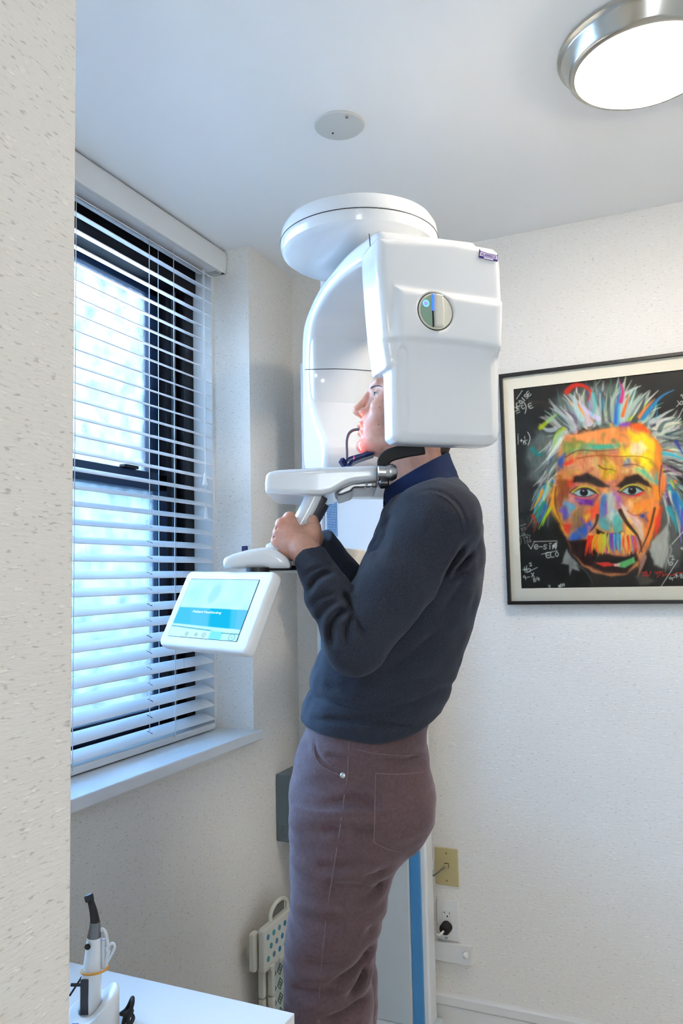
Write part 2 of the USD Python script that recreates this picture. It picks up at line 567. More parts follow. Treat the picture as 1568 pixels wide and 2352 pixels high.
# ---- window: niche lining, frame, sashes, panes
win = thing('window_1', 'tall black-framed sash window behind the white blind', None, (-1.5, 1.4, .9), kind='structure')
for s in (1,):
    obj('jamb', box((-1.50, YP - .012, .90), (-1.385, YP + .003, 2.40)), TRIM, win, label='white painted jamb lining')
y0, y1, z0, z1 = .72, YP - .012, .905, 2.372
fx0, fx1 = -1.56, XW
obj('frame', cat(box((fx0, y1 - .050, z0), (fx1, y1, z1), .003), box((fx0, y0, z0), (fx1, y0 + .05, z1), .003)), FRAME_B, win, label='black outer frame uprights')
obj('frame_head', box((fx0, y0, z1 - .085), (fx1 + .01, y1, z1 + .03), .003), FRAME_B, win)
obj('frame_sill', box((fx0, y0, z0 - .02), (fx1, y1, z0 + .03), .003), FRAME_B, win)
obj('track', box((fx0 + .01, y1 - .075, z0), (fx1 - .022, y1 - .066, z1), .001), M('aluminium_track', lin((120, 132, 145)), .35, metal=.8), win, label='pale metal sash track')
obj('track_strip', box((fx0 + .01, y1 - .1, z0), (fx1 - .035, y1 - .05, z1), .001), FRAME_B, win)
yu = y1 - .10
zmid = 1.662
for nm, (za, zb, xo, top, bot) in {'upper': (zmid - .02, z1 - .06, -1.535, .05, .055), 'lower': (z0 + .01, zmid + .03, -1.505, .055, .07)}.items():
    sash = obj('sash', cat(box((xo - .02, yu - .048, za), (xo + .018, yu, zb), .003), box((xo - .02, y0 + .03, za), (xo + .018, y0 + .08, zb), .003),
                           box((xo - .02, y0 + .03, zb - top), (xo + .018, yu, zb), .003), box((xo - .02, y0 + .03, za), (xo + .018, yu, za + bot), .003)), FRAME_N, win,
               label=f'dark blue {nm} sash')
    obj('pane', box((xo - .004, y0 + .07, za + bot - .004), (xo + .001, yu - .045, zb - top + .004)), pane_mat(f'{nm}_glass', (.96, .98, 1.0) if nm == 'upper' else (.74, .89, 1.0), dirt=.10 if nm == 'upper' else .13), sash,
        label=f'{nm} glass pane, ' + ('clear' if nm == 'upper' else 'misted and spotted'))
obj('sash_lock', box((-1.495, 1.80, zmid + .028), (-1.47, 1.86, zmid + .038), .003), FRAME_B, win)

sl = box((-1.46, .55, .874), (-1.228, 2.142, .904), .004)
struct('trim_1', sl, M('sill_paint', lin((226, 228, 230)), .22), 'white painted window sill running under the blind')

# ---- outside
CONC = M('pale_concrete', lin((78, 84, 92)), .85, bump=((30, 30, 30), .4, .004), vary=((14, 14, 14), lin((60, 68, 78)), .35, .65))
obj('yard_wall', box((-3.3, -2.0, -.6), (-3.05, 5.0, 1.50)), CONC, label='low grey concrete yard wall seen through the lower pane', cat='wall')
obj('yard_ledge', box((-3.045, -2.0, -.598), (-2.5, 1.62, 1.28)), CONC, label='stepped concrete ledge against the yard wall outside the window', cat='ledge')
obj('yard_ground', box((-6, -3, -.8), (-1.66, 6, -.6)), CONC, label='concrete yard ground outside the window', cat='ground', kind='structure')

# ---- blind
blind = thing('venetian_blind', 'white wide-slat venetian blind hanging in the window niche', 'blind', (-1.37, 1.4, .905))
xb = -1.390
pr = [(0, 0), (.006, .0), (.008, .012), (.009, .05), (.007, .088), (.003, .1), (0, .1)]
vz = on(525, 632, 0, -1.332)[2]
v0 = CEIL_Z - .006 - vz
vp = sg.Polygon([(-.014, 0), (-.004, 0), (0, v0 * .12), (.004, v0 * .5), (.002, v0 * .9), (-.003, v0), (-.014, v0)])
vm = trimesh.creation.extrude_polygon(vp, YP - .004 - .72, engine='earcut')
vv = vm.vertices.copy()
vm.vertices = np.stack([-1.334 + vv[:, 0], .72 + vv[:, 2], vz + vv[:, 1]], 1)
if vm.volume < 0:
    vm.invert()
obj('valance', cat(vm, box((-1.40, YP - .016, vz), (-1.336, YP - .004, vz + v0))), M('valance_white', lin((224, 223, 218)), .45), blind, smooth=40, label='flat white valance board along the top')
obj('headrail', box((-1.418, .74, CEIL_Z - .075), (-1.355, YP - .03, CEIL_Z - .03), .002), SLAT, blind)
SLOTM = M('slot_dark', lin((60, 66, 74)), .7)
TILT, SW, PITCHZ = math.radians(22.5), .0255, .0437
yL, yR = .745, 2.092
nslat = 33
zs = .945 + PITCHZ * np.arange(nslat)
cy, cz = np.linspace(-1, 1, 9), None
for k, z in enumerate(zs):
    s = np.linspace(-SW, SW, 9)
    crown = .0028 * (1 - (s / SW) ** 2)
    tl = TILT + RNG.normal(0, .012)
    if k == 0:
        tl = TILT * .8
    th = .0022
    prof = np.r_[np.c_[s, crown], np.c_[s[::-1], crown[::-1] - th]]
    # outer (window) edge higher than the room edge
    X = xb - (prof[:, 0] * math.cos(tl) - prof[:, 1] * math.sin(tl))
    Z = z + prof[:, 0] * math.sin(tl) + prof[:, 1] * math.cos(tl)
    jy, sag = RNG.normal(0, .0015), RNG.normal(0, .0012)
    rows = []
    ys = np.array([yL, (yL + yR) / 2, yR]) + jy
    for yy, dz in zip(ys, (0, sag, 0)):
        rows.append(np.c_[X, np.full(len(X), yy), Z + dz])
    v = np.vstack(rows)
    n = len(X)
    f = []
    for i in range(2):
        for j in range(n):
            a, b = i * n + j, i * n + (j + 1) % n
            f += [[a, b, b + n], [a, b + n, a + n]]
    for i in (0, 2):
        for j in range(n // 2 - 1):
            q = [i * n + j, i * n + j + 1, i * n + n - 2 - j, i * n + n - 1 - j]
            f += [[q[0], q[1], q[2]], [q[0], q[2], q[3]]] if i == 2 else [[q[2], q[1], q[0]], [q[3], q[2], q[0]]]
    m = trimesh.Trimesh(v, np.array(f), process=False)
    if m.volume < 0:
        m.invert()
    sl_ = obj('slat', m, SLAT, blind, smooth=40)
    SF = Frame((xb, 1.803 + jy, z), (-math.cos(tl), 0, math.sin(tl)), (0, -1, 0), (math.sin(tl), 0, math.cos(tl)))
    obj('cord_slot', obox(SF, (-.009, -.0012, .0020), (.009, .0012, .0032)), SLOTM, sl_)
obj('bottom_rail', box((xb - .025, yL, .9075), (xb + .026, yR, .926), .003), SATIN, blind, label='thicker bottom rail resting just above the sill')
for yy in (1.478, 1.884):
    for dx in (-.029, .027):
        obj('ladder_cord', tube([(xb + dx, yy, .92), (xb + dx, yy + .001, 1.6), (xb + dx, yy, CEIL_Z - .05)], .0011, 6), CORD, blind)
obj('ladder_cord', tube([(xb + .003, 1.80, .93), (xb + .003, 1.80, CEIL_Z - .05)], .0011, 6), CORD, blind)
for py_t, yy in ((1100, 2.010), (1178, 2.016)):
    zt = on(462, py_t, 0, xb + .045)[2]
    obj('pull_cord', tube([(xb + .045, yy + .004, zt + .02), (xb + .043, yy + .004, CEIL_Z - .1)], .001, 6), CORD, blind)
    fr = Frame((xb + .045, yy + .004, zt), (1, 0, 0), (0, 1, 0), (0, 0, 1))
    obj('pull_tassel', lathe([(0, -.018), (.008, -.018), (.0085, -.012), (.0065, -.008), (.0045, .004), (.004, .016), (.0025, .02), (0, .02)], 18, fr), SATIN, blind, smooth=40)


# ================================================================== ceiling lamps
def ceiling_lamp(name, label, c, glow, col, power):
    t = thing(name, label, 'ceiling lamp', (c[0], c[1], CEIL_Z))
    fr = Frame((c[0], c[1], CEIL_Z), (1, 0, 0), (0, -1, 0), (0, 0, -1))
    obj('rim', lathe([(.0, .0), (.168, .0), (.172, .004), (.172, .010), (.166, .014), (.163, .018), (.152, .044), (.146, .049), (.139, .050), (.137, .044), (.137, .02), (0, .02)], 72, fr), NICKEL, t, smooth=35,
        label='satin nickel rim')
    R = .136
    pr = [(R * math.sin(a), .043 + .040 * math.cos(a)) for a in np.linspace(math.pi / 2, 0, 14)]
    mats[glow] = usdkit.material(stage, f'/World/Looks/{glow}', {'e': ('emission', {'color': col, 'strength': power})}, [], surface='e.emission')
    obj('diffuser', lathe([(0, .036), (R, .036)] + pr, 64, fr), mats[glow], t, smooth=True, label='glowing white glass diffuser')


ceiling_lamp('ceiling_lamp', 'round flush ceiling lamp with a satin nickel rim, at the top right', (-.035, 1.655), 'lamp_glow', LAMP_COLOR, LAMP_POWER)
ceiling_lamp('ceiling_lamp', 'unseen second ceiling lamp, out of view behind the camera, placed to light the near wall', (.13, -.62), 'unseen_lamp_glow', UNSEEN_LAMP_COLOR, UNSEEN_LAMP_POWER)

cp = on(779, 287, 2, CEIL_Z)
t = thing('ceiling_cover_plate', 'round blank white cover plate screwed to the ceiling', 'cover plate', (cp[0], cp[1], CEIL_Z))
fr = Frame((cp[0], cp[1], CEIL_Z), RH, -FH, (0, 0, -1))
obj('plate', lathe([(0, 0), (.0595, 0), (.0595, .0025), (.057, .005), (0, .0055)], 64, fr), M('cover_plate_paint', lin((205, 205, 200)), .6), t, smooth=40)
for px, py, mm in ((796, 270, STEEL), (764, 306, BLACK)):
    q = on(px, py, 2, CEIL_Z - .006)
    obj('screw', cyl(q + [0, 0, .002], q - [0, 0, .0012], .0035 if mm is STEEL else .0022, n=14), mm, t)

# ================================================================== the dental x-ray unit
unit = thing('dental_xray_unit', 'white dental panoramic x-ray machine standing around the man, with overhead arm and touch screen', 'x-ray machine', (-.95, 2.30, 0))
SEAM = M('dark_seam', lin((70, 74, 80)), .6)
BLUE = M('blue_trim', lin((74, 142, 196)), .35)
GREYP = M('grey_panel', lin((196, 204, 208)), .35)

# ---- arm frame: x = b (to the right along the arm's width), y = a (from the near end to the far end), z up
Pn = W(V(864, 560, 1.450))
Pf = W(V(694, 900, 1.960))
av = (Pf - Pn) * [1, 1, 0]
aL = np.linalg.norm(av)
av /= aL
bv = np.array([av[1], -av[0], 0])
ARM = Frame((Pn[0], Pn[1], 0), bv, av, UP)


def apx(px, py):
    q = ARM.pix(px, py, 0, 0.0)
    return q[1:]


outer = [(868, 538), (862, 529), (845, 539), (814, 563), (784, 592), (753, 630), (726, 669), (707, 711), (696, 748), (692, 790), (692, 852), (693, 940), (694, 1020), (697, 1074)]
inner = [(742, 1074), (742, 1020), (734, 994), (719, 948), (709, 891), (707, 841), (709, 784), (715, 741), (730, 703), (753, 665), (784, 634), (814, 613), (832, 607), (842, 616), (847, 650)]
near = [(852, 720), (857, 768), (862, 781), (872, 784), (884, 776), (886, 757), (877, 684), (874, 604)]
prof = np.array([apx(*p) for p in outer + inner + near])
pc = spline(prof, 140, True)
ARM_W = .215
vq = slab(ARM, pc, 0, 0.0, ARM_W, .014, .0042)
arm_part = put('rotating_arm', vq, GLOSS, unit, label='glossy white C-shaped rotating arm')
# seams on the arm's left edge
for a, b in (((848, 537), (856, 640)), ((846, 652), (855, 640))):
    p = [ARM.out([-.0004, *apx(a[0] + (b[0] - a[0]) * s, a[1] + (b[1] - a[1]) * s)]) for s in np.linspace(0, 1, 8)]
    obj('seam', tube(p, .0009, 6), SEAM, arm_part)

# ---- far panel (inner face of the far leg, holding the x-ray tube)
fa = (apx(707, 841)[0] + apx(707, 960)[0]) / 2
pan = []
for p in [(707, 841), (709, 784), (716, 741), (731, 703), (754, 666)]:
    pan.append((0.012, apx(*p)[1]))
zt, zb_ = apx(800, 640)[1], apx(742, 1110)[1]
panel = put('far_head', slab(ARM, [(.006, zb_ - .02), (.006, zt), (.205, zt), (.205, zb_ - .02)], 1, fa - .022, fa + .05, .012, .0045), SATIN, unit, label='far head of the arm, its plain inner face towards the man')


def onpanel(px, py):
    return ARM.out(ARM.pix(px, py, 1, fa - .0225))


obj('seam', tube([onpanel(x, y) for x, y in ((700, 849), (730, 848), (770, 847), (820, 849), (866, 853), (905, 858))], .0009, 6), SEAM, panel)
for a, b in (((793, 662), (806, 672)),):
    obj('slot', tube([onpanel(*a), onpanel(*b)], .0012, 6), BLACK, panel)
obj('slot', box((-.008, -.0025, 0), (.008, .0025, .003)).apply_transform(np.vstack([np.c_[np.c_[ARM.x, UP, -ARM.y], onpanel(764, 1062)], [0, 0, 0, 1]])), BLACK, panel, label='small black slot')
LED = M('white_indicator', lin((235, 240, 245)), .3, emit=((1, 1, 1), 3.0))
for px, py, r in ((725, 861, .002), (741, 874, .003)):
    q = onpanel(px, py)
    obj('indicator', cyl(q, q - ARM.y * .0015, r, n=12), LED, panel, label='tiny white indicator light')
# perforated grille under the chin
gq = [ARM.pix(x, y, 1, fa - .023) for x, y in ((812, 1050), (905, 1050), (905, 1120), (812, 1120))]
holes = []
for bb in np.arange(gq[0][0], gq[1][0], .0062):
    for zz in np.arange(gq[2][2], gq[0][2], .0062):
        holes.append(box((bb, fa - .0235, zz), (bb + .0028, fa - .0215, zz + .0028)))
hm = cat(holes)
hm.vertices = ARM.out(hm.vertices)
obj('perforation', hm, M('perforation_grey', lin((150, 176, 204)), .6), panel, kind='stuff', label='fine grid of vent holes')

# ---- hub on top of the arm
hc = V(824, 545, 1.735)
hub_z = V(640, 552, 1.735)[2] - .034
HUB = Frame(W([hc[0], 1.735, 0]), RH, FH, UP)
R = .178
prh = [(0, -.024), (.10, -.022), (R * .90, -.012), (R * .975, -.002), (R, .012), (R * .998, .020), (R * .985, .020), (R * .985, .0225), (R * .998, .0225), (R, .028), (R * .985, .044), (R * .94, .058), (R * .86, .066), (R * .8, .068), (0, .070)]
hubm = lathe([(r, z + hub_z) for r, z in prh], 96, HUB)
hub = obj('hub', hubm, GLOSS, unit, smooth=30, label='big round white turntable hub above the head')
obj('seam', tube([HUB.out([R * .9985 * math.cos(a), R * .9985 * math.sin(a), hub_z + .0212]) for a in np.linspace(0, 2 * np.pi, 90, endpoint=False)], .0010, 6, True), SEAM, hub)

# ---- near head
HN = Frame(ARM.o, bv, av, UP)
aF = apx(886, 757)[0] - .006           # front plane of the near head


def hp(px, py, a=None):
    q = HN.pix(px, py, 1, aF if a is None else a)
    return (q[0], q[2])


top_poly = [hp(*p) for p in [(869, 545), (874, 537), (900, 540), (1040, 546), (1100, 556), (1140, 564), (1152, 574), (1157, 610), (1160, 680), (1156, 800), (1155, 840), (895, 840), (884, 770), (876, 680), (870, 600)]]
body_poly = [hp(*p) for p in [(908, 655), (1157, 690), (1155, 790), (1157, 830), (1161, 985), (1158, 1006), (1146, 1017), (1120, 1020), (945, 1014), (920, 1011), (909, 1000), (904, 800), (905, 720)]]
lo2 = np.vstack([top_poly, body_poly]).min(0)
hi2 = np.vstack([top_poly, body_poly]).max(0)
grooves = [(hp(928, 806), hp(928, 1000)), (hp(1143, 822), hp(1143, 1008))]
ridge = [hp(*p) for p in [(900, 650), (983, 650), (1059, 659), (1136, 677), (1175, 690)]]
rim_b = [hp(*p) for p in [(900, 777), (983, 781), (1059, 789), (1136, 801), (1175, 806)]]
kc = hp(999, 716)
ridge, rim_b = np.array(ridge), np.array(rim_b)


def near_head(x, y, z):
    x, y, z = x.astype(float), y.astype(float), z.astype(float)
    d1 = rextrude(poly_sdf(top_poly, x, z), np.abs(y - (aF + .055)) - .050, .018)
    d2 = rextrude(poly_sdf(body_poly, x, z), np.abs(y - (aF + .032)) - .038, .018)
    zr = np.interp(x, ridge[:, 0], ridge[:, 1])
    zb = np.interp(x, rim_b[:, 0], rim_b[:, 1])
    d = smin(d1, d2, .007)
    front = 1 / (1 + np.exp((y - aF - .012) / .004))
    # recessed lower panel
    s = 1 / (1 + np.exp(-(zb - z) / .0020))
    rec = s * (.009 + .15 * np.clip(zb - z, 0, .3))
    for (p, q) in grooves:
        t = np.clip((z - q[1]) / (p[1] - q[1]), 0, 1)
        dg = np.sqrt((x - p[0]) ** 2 + (z - (q[1] + t * (p[1] - q[1]))) ** 2)
        rec = rec + .014 / (1 + np.exp((dg - .0085) / .0012))
    dk = np.sqrt((x - kc[0]) ** 2 + (z - kc[1]) ** 2)
    rec = rec + .012 / (1 + np.exp((dk - .0362) / .0009))
    return d + rec * front


head = put('near_head', sdf_mesh(near_head, (lo2[0] - .012, aF - .022, lo2[1] - .012), (hi2[0] + .012, aF + .122, hi2[1] + .012), .0024, HN), GLOSS, unit,
           label='white near head in front of the face, with round knob and sticker')
kz = Frame(HN.out([kc[0], aF - .0005, kc[1]]), bv, UP, -av)
kfr = lathe([(0, -.004), (.0345, -.004), (.0345, .001), (.0325, .003), (0, .0036)], 56, kz)
knob = obj('control_knob', kfr, M('knob_ivory', lin((222, 219, 205)), .3), head, smooth=35, label='round turning knob')
# the knob's green half, its dark slit, the raised grip and the lit blue button
half = sg.Point(0, 0).buffer(.0315, 48).intersection(sg.box(-.04, -.04, -.0085, .04))
gm = trimesh.creation.extrude_polygon(half, .0012, engine='earcut')
gm.vertices = kz.out(gm.vertices + [0, 0, .0032])
obj('green_face', gm, M('knob_green', lin((142, 172, 150)), .25), knob, label='pale green half of the knob')
gp = np.array([(-.005, -.0315), (-.005, .0315), (.012, .030), (.0145, 0), (.012, -.0305)])
grip = put('grip', slab(kz, gp, 2, 0.001, .0125, .004, .0009), M('knob_ivory'), knob, label='raised curved grip')
BLUEL = M('blue_light', (.01, .03, .4), .3, emit=((.02, .10, 1.0), 2.2))
obj('slit', cat(box((-.0083, -.031, 0), (-.0055, .0, .0045)).apply_transform(np.vstack([np.c_[np.c_[kz.x, kz.y, kz.z], kz.o], [0, 0, 0, 1]]))), BLACK, knob)
obj('light_slit', cat(box((-.0083, .0, 0), (-.0055, .032, .0045)).apply_transform(np.vstack([np.c_[np.c_[kz.x, kz.y, kz.z], kz.o], [0, 0, 0, 1]]))), BLUEL, knob, label='blue glowing slit')
bc = np.array([-.0205, .0125])
obj('button', cyl(kz.out([*bc, .003]), kz.out([*bc, .0056]), .0042, n=24, bevel=.0008), M('button_violet', lin((150, 150, 250)), .3, emit=((.25, .25, 1), .6)), knob, label='lit button')
ringp = [kz.out([bc[0] + .0055 * math.cos(a), bc[1] + .0055 * math.sin(a), .0045]) for a in np.linspace(0, 2 * np.pi, 28, endpoint=False)]
obj('light_ring', tube(ringp, .0011, 8, True), M('blue_ring', (.02, .1, .6), .3, emit=((.08, .3, 1.0), 2.5)), knob, label='glowing blue ring')
obj('rim', tube([kz.out([.0352 * math.cos(a), .0352 * math.sin(a), -.001]) for a in np.linspace(0, 2 * np.pi, 60, endpoint=False)], .0013, 8, True), M('knob_rim', lin((58, 58, 50)), .4), knob, label='dark gap around the knob')

# sticker: purple banner with a pale band of lettering
sq = [HN.pix(x, y, 1, aF) for x, y in ((1098.5, 572), (1142, 582), (1145, 599), (1101, 590))]
sx = np.array([sq[1][0] - sq[0][0], sq[1][2] - sq[0][2]])
SL = np.linalg.norm(sx)
sx /= SL
sy = np.array([-sx[1], sx[0]])
st0 = np.array([sq[3][0], sq[3][2]])
surf_a = aF + .0035


def stick(poly, off, name, mat, parent, label=None):
    m = trimesh.creation.extrude_polygon(sg.Polygon(poly) if isinstance(poly, list) else poly, .0004, engine='earcut')
    p = st0 + m.vertices[:, :1] * sx + m.vertices[:, 1:2] * sy
    m.vertices = HN.out(np.c_[p[:, 0], surf_a - off - m.vertices[:, 2], p[:, 1]])
    m.fix_normals()
    return obj(name, m, mat, parent, label=label)


PURP = M('sticker_purple', lin((66, 44, 132)), .4)
PALE = M('sticker_pale', lin((218, 206, 232)), .4)
hS = SL * .40
stk = stick([(0, 0), (SL, 0), (SL * .985, hS), (SL * .95, hS * .80), (SL * .5, hS * .76), (SL * .08, hS * .86), (0, hS * 1.1)], .0, 'maker_sticker', PURP, head, 'small purple banner-shaped sticker at the top right corner')
for nm, mt, poly, off in (('sticker_band', PALE, [(SL * .03, hS * .24), (SL * .97, hS * .24), (SL * .94, hS * .72), (SL * .5, hS * .68), (SL * .07, hS * .76)], .0005),
                          ('sticker_strip', PALE, [(SL * .26, hS * .03), (SL * .76, hS * .03), (SL * .76, hS * .19), (SL * .26, hS * .19)], .0005)):
    stick(poly, off, nm, mt, head)
for txt, ht, x0, yy, mt in (('PLANMECA', hS * .30, SL * .11, hS * .33, M('sticker_ink', lin((104, 76, 150)), .5))),:
    tm = meshkit.text_mesh(txt, ht, .0003, bold=True)
    w = tm.bounds[1][0] - tm.bounds[0][0]
    tgt = SL * (.78 if ht > hS * .2 else .44)
    tm.vertices[:, 0] *= tgt / w
    p = st0 + (tm.vertices[:, :1] + x0) * sx + (tm.vertices[:, 1:2] + yy) * sy
    tm.vertices = HN.out(np.c_[p[:, 0], surf_a - .0009 - tm.vertices[:, 2], p[:, 1]])
    tm.fix_normals()
    obj('sticker_lettering', tm, mt, head)
# dark line under the head
uq = [HN.out(HN.pix(x, y, 1, aF + .010)) for x, y in ((1048, 1029.5), (1090, 1030.5), (1130, 1031.5))]

# ---- column at the back wall
cxl, cxr = on(728, 1460, 1, 2.34)[0], on(989, 2300, 1, 2.34)[0]
obj('column', box((cxl, 2.335, .0), (cxr, YB - .034, 2.02), .006), SATIN, unit, label='white floor column against the back wall')
obj('front_panel', box((cxl + .052, 2.318, .03), (cxr - .052, 2.336, 1.98), .003), GREYP, unit, label='grey front panel of the column')
for xa, xb_ in ((cxl + .018, cxl + .052), (cxr - .052, cxr - .018)):
    obj('trim_strip', box((xa, 2.327, .03), (xb_, 2.337, 1.98), .002), BLUE, unit, label='blue strip down the edge of the column')
obj('base_plate', box((cxl, 2.0, 0), (cxr + .02, YB - .036, .03), .006), GREYP, unit)
# carriage with the vent, and the arm that carries hub
car_r = on(899, 1140, 1, 2.26)[0]
car_l = on(700, 1200, 1, 2.26)[0]
zc0 = on(830, 1275, 1, 2.24)[2]
car = obj('carriage', box((car_l, 2.235, zc0), (car_r, 2.322, 2.06), .012), GLOSS, unit, smooth=40, label='white lift carriage on the column, behind the handles')
vent = []
for px0, px1, py0, py1 in ((750, 774, 1150, 1232),):
    a, b = on(px0, py0, 1, 2.234), on(px1, py1, 1, 2.234)
    for x in np.arange(a[0], b[0], .0052):
        for z in np.arange(b[2], a[2], .0052):
            vent.append(box((x, 2.2325, z), (x + .0033, 2.2355, z + .0033)))
obj('vent', cat(vent), M('vent_blue', lin((80, 140, 196)), .5), car, kind='stuff', label='blue field of vent holes')
for x in (741, 745):
    a, b = on(x, 1150, 1, 2.2345), on(x + 1, 1262, 1, 2.2345)
    obj('seam', tube([a, b], .0008, 6), SEAM, car)
obj('carriage_trim', box((car_l, 2.23, zc0 - .05), (car_r + .03, 2.322, zc0 - .035), .002), BLACK, unit)
hubw = W([hc[0], 1.735, 0])
p0, p1 = np.array([(car_l + car_r) / 2, 2.27]), hubw[:2]
dv = (p1 - p0) / np.linalg.norm(p1 - p0)
BEAM = Frame((p0[0], p0[1], 0), (dv[1], -dv[0], 0), (dv[0], dv[1], 0), UP)
obj('beam', obox(BEAM, (-.085, -.03, hub_z - .012), (.085, np.linalg.norm(p1 - p0), hub_z + .045), .012), GLOSS, unit, smooth=40, label='white overhead beam from the column to the hub')

# ---- chin support table
wt0, wt1 = 1.500, 1.735
tp = [(608, 1131), (607, 1110), (609, 1092), (616, 1083), (640, 1078), (720, 1073), (800, 1070), (860, 1068), (866, 1071), (867, 1102), (840, 1104), (812, 1107), (797, 1112), (780, 1121), (762, 1131), (740, 1136), (700, 1137), (650, 1134)]
tpoly = [V(x, y, wt0)[[0, 2]] for x, y in tp]
table = put('support_table', slab(VIEW, tpoly, 1, wt0, wt1, .010, .0035), GLOSS, unit, label='white chin support table at the throat')
ud = [V(x, y, wt0 + .03)[[0, 2]] for x, y in [(775, 1127), (790, 1116), (806, 1108), (866, 1104), (866, 1119), (812, 1121), (808, 1128), (786, 1136), (773, 1139)]]
obj_ud = put('table_bracket', slab(VIEW, ud, 1, wt0 + .03, wt1 - .03, .003, .0028), M('bracket_grey', lin((150, 150, 150)), .3, metal=.7), unit, label='grey metal bracket under the table')
for x, y in ((842, 1112), (856, 1112), (838, 1121), (852, 1121)):
    q = W(V(x, y, wt0 + .028))
    obj('screw', cyl(q, q - FH * .003, .0025, n=12), DARKMETAL, unit)
# steel joint, its thumb screw and the lower dark joint
jc = V(878, 1084, 1.49)
q0, q1 = W(V(868, 1085, 1.49)), W(V(888, 1083, 1.49))
ja = np.array([jc[0], jc[1], 0])
jr = .0142
obj('clamp', cyl(W(V(867, 1086, 1.488)), W(V(888, 1085, 1.488)), jr, n=32, bevel=.002), STEEL, unit, smooth=40, label='brushed steel clamp')
kb = V(896, 1085, 1.488)
obj('clamp_knob', lathe([(0, -.0135), (.004, -.0135), (.0135, -.009), (.0162, -.003), (.0165, .004), (.012, .0115), (.004, .0135), (0, .0135)], 28, axis_frame(W(kb), RH)), STEEL, unit, smooth=40, label='round steel thumb knob')
obj('clamp_joint', cyl(W(V(870, 1110, 1.488)), W(V(893, 1109, 1.488)), .0105, n=26, bevel=.003), DARKMETAL, unit, smooth=40, label='dark lower joint')
obj('clamp_post', cyl(W(V(874, 1115, 1.488)), W(V(878, 1070, 1.488)), .0055, n=14), DARKMETAL, unit)
obj('joint_block', obox(VIEW, V(865.5, 1103, 1.480), V(870, 1072, 1.480) + [0, .02, 0], .001), DARKMETAL, unit)
# black temple strap rising beside the jaw
sp = [(881, 1074), (880, 1062), (886, 1052), (899, 1044), (918, 1039), (940, 1035.5), (962, 1033), (975, 1031)]
sw = [.0118, .0125, .0128, .0128, .0122, .0112, .0108, .0104]
sp3 = np.array([V(x, y, 1.492) for x, y in sp])
ribbon = []
ctr = spline(sp3, 24)
tn = np.gradient(ctr, axis=0)
tn /= np.linalg.norm(tn, axis=1)[:, None]
nn = np.stack([-tn[:, 2], 0 * tn[:, 0], tn[:, 0]], 1)
ww = np.interp(np.linspace(0, 1, 24), np.linspace(0, 1, 8), sw)
poly = np.vstack([ctr + nn * ww[:, None], (ctr - nn * ww[:, None])[::-1]])[:, [0, 2]]
put('temple_strap', slab(VIEW, poly, 1, 1.488, 1.497, .0025, .002), RUBBER, unit, label='curved black head support strap beside the neck')

# chin rest and bite rod
cr = [(784, 1074), (788, 1066), (794, 1057), (803, 1051.5), (828, 1044.5), (842, 1040), (858, 1042), (859, 1047), (846, 1051), (826, 1058), (810, 1065), (805, 1074)]
put('chin_rest', slab(VIEW, [V(x, y, 1.64)[[0, 2]] for x, y in cr], 1, 1.615, 1.675, .006, .0022), NAVY, unit, label='glossy navy chin rest')
br = [V(x, y, 1.648) for x, y in [(796, 1062), (796, 1035), (796, 1012), (799.5, 999), (808, 989.5), (818, 986.5), (828, 986)]]
obj('bite_rod', tube(W(spline(br, 40)), .0030, 12), M('smoked_rod', lin((82, 84, 92)), .2), unit, smooth=True, label='bent grey bite rod in the mouth')

# ---- handles: two slanted grips under the table
hA = [(726, 1134), (718, 1152), (703, 1180), (684, 1214), (664, 1252), (652, 1282)]
hR = [.0195, .0188, .0178, .0172, .0168, .0168]
for w0, lb in ((1.545, 'near slanted white hand grip with a dark rubber back'), (1.70, 'far slanted white hand grip')):
    c = spline([V(x, y, 1.545) + [0, w0 - 1.545, 0] for x, y in hA], 30)
    rr = np.interp(np.linspace(0, 1, 30), np.linspace(0, 1, 6), hR)
    g = obj('hand_grip', tube(W(c), rr, 28), GLOSS, unit, smooth=True, label=lb)
    c2 = c + np.array([.0115, .001, .0050])
    obj('grip_back', tube(W(c2[2:22]), rr[2:22] * .84, 22), M('rubber_grey', lin((92, 92, 98)), .5), g, smooth=True, label='dark grey rubber back')

# ---- lower arm, hood and screen
hd = [(511, 1305), (510, 1288), (514, 1281), (530, 1273), (560, 1264), (585, 1259), (606, 1256.5), (622, 1257.5), (636, 1264), (652, 1275), (662, 1287), (666, 1298), (665, 1305)]
hood = put('hood', slab(VIEW, [V(x, y, 1.46)[[0, 2]] for x, y in hd], 1, 1.46, 1.63, .012, .0035), GLOSS, unit, label='white streamlined hood above the screen')
q = W(V(562, 1262, 1.50))
obj('hood_button', box(q - [.0045, .0045, .007], q + [.0045, .0045, .0065], .001), M('dark_navy', lin((22, 32, 88)), .4), hood, label='small navy peg')
zt_, zb2 = V(660, 1290, 1.53)[2], V(660, 1305, 1.53)[2]
obj('hood_link', cyl(W([V(640, 1300, 1.56)[0], 1.56, zb2 - .004]), W([V(640, 1300, 1.56)[0], 1.56, zt_ - .008]), .05, n=40, bevel=.004), DARKMETAL, unit, smooth=40)
lw = W(V(640, 1290, 1.58))
cw = np.array([on(835, 1285, 1, 2.2)[0], 2.24, 0])
zla = on(800, 1263, 1, 2.0)[2]
pA, pB = lw[:2], cw[:2]
d2 = (pB - pA) / np.linalg.norm(pB - pA)
LOW = Frame((pA[0], pA[1], 0), (d2[1], -d2[0], 0), (d2[0], d2[1], 0), UP)
z_hi, z_lo = zla, zb2 - .008
obj('lower_arm', obox(LOW, (-.045, .03, z_lo), (.045, np.linalg.norm(pB - pA), z_hi), .014), WARMW, unit, smooth=40, label='cream lower arm from the column to the hood')
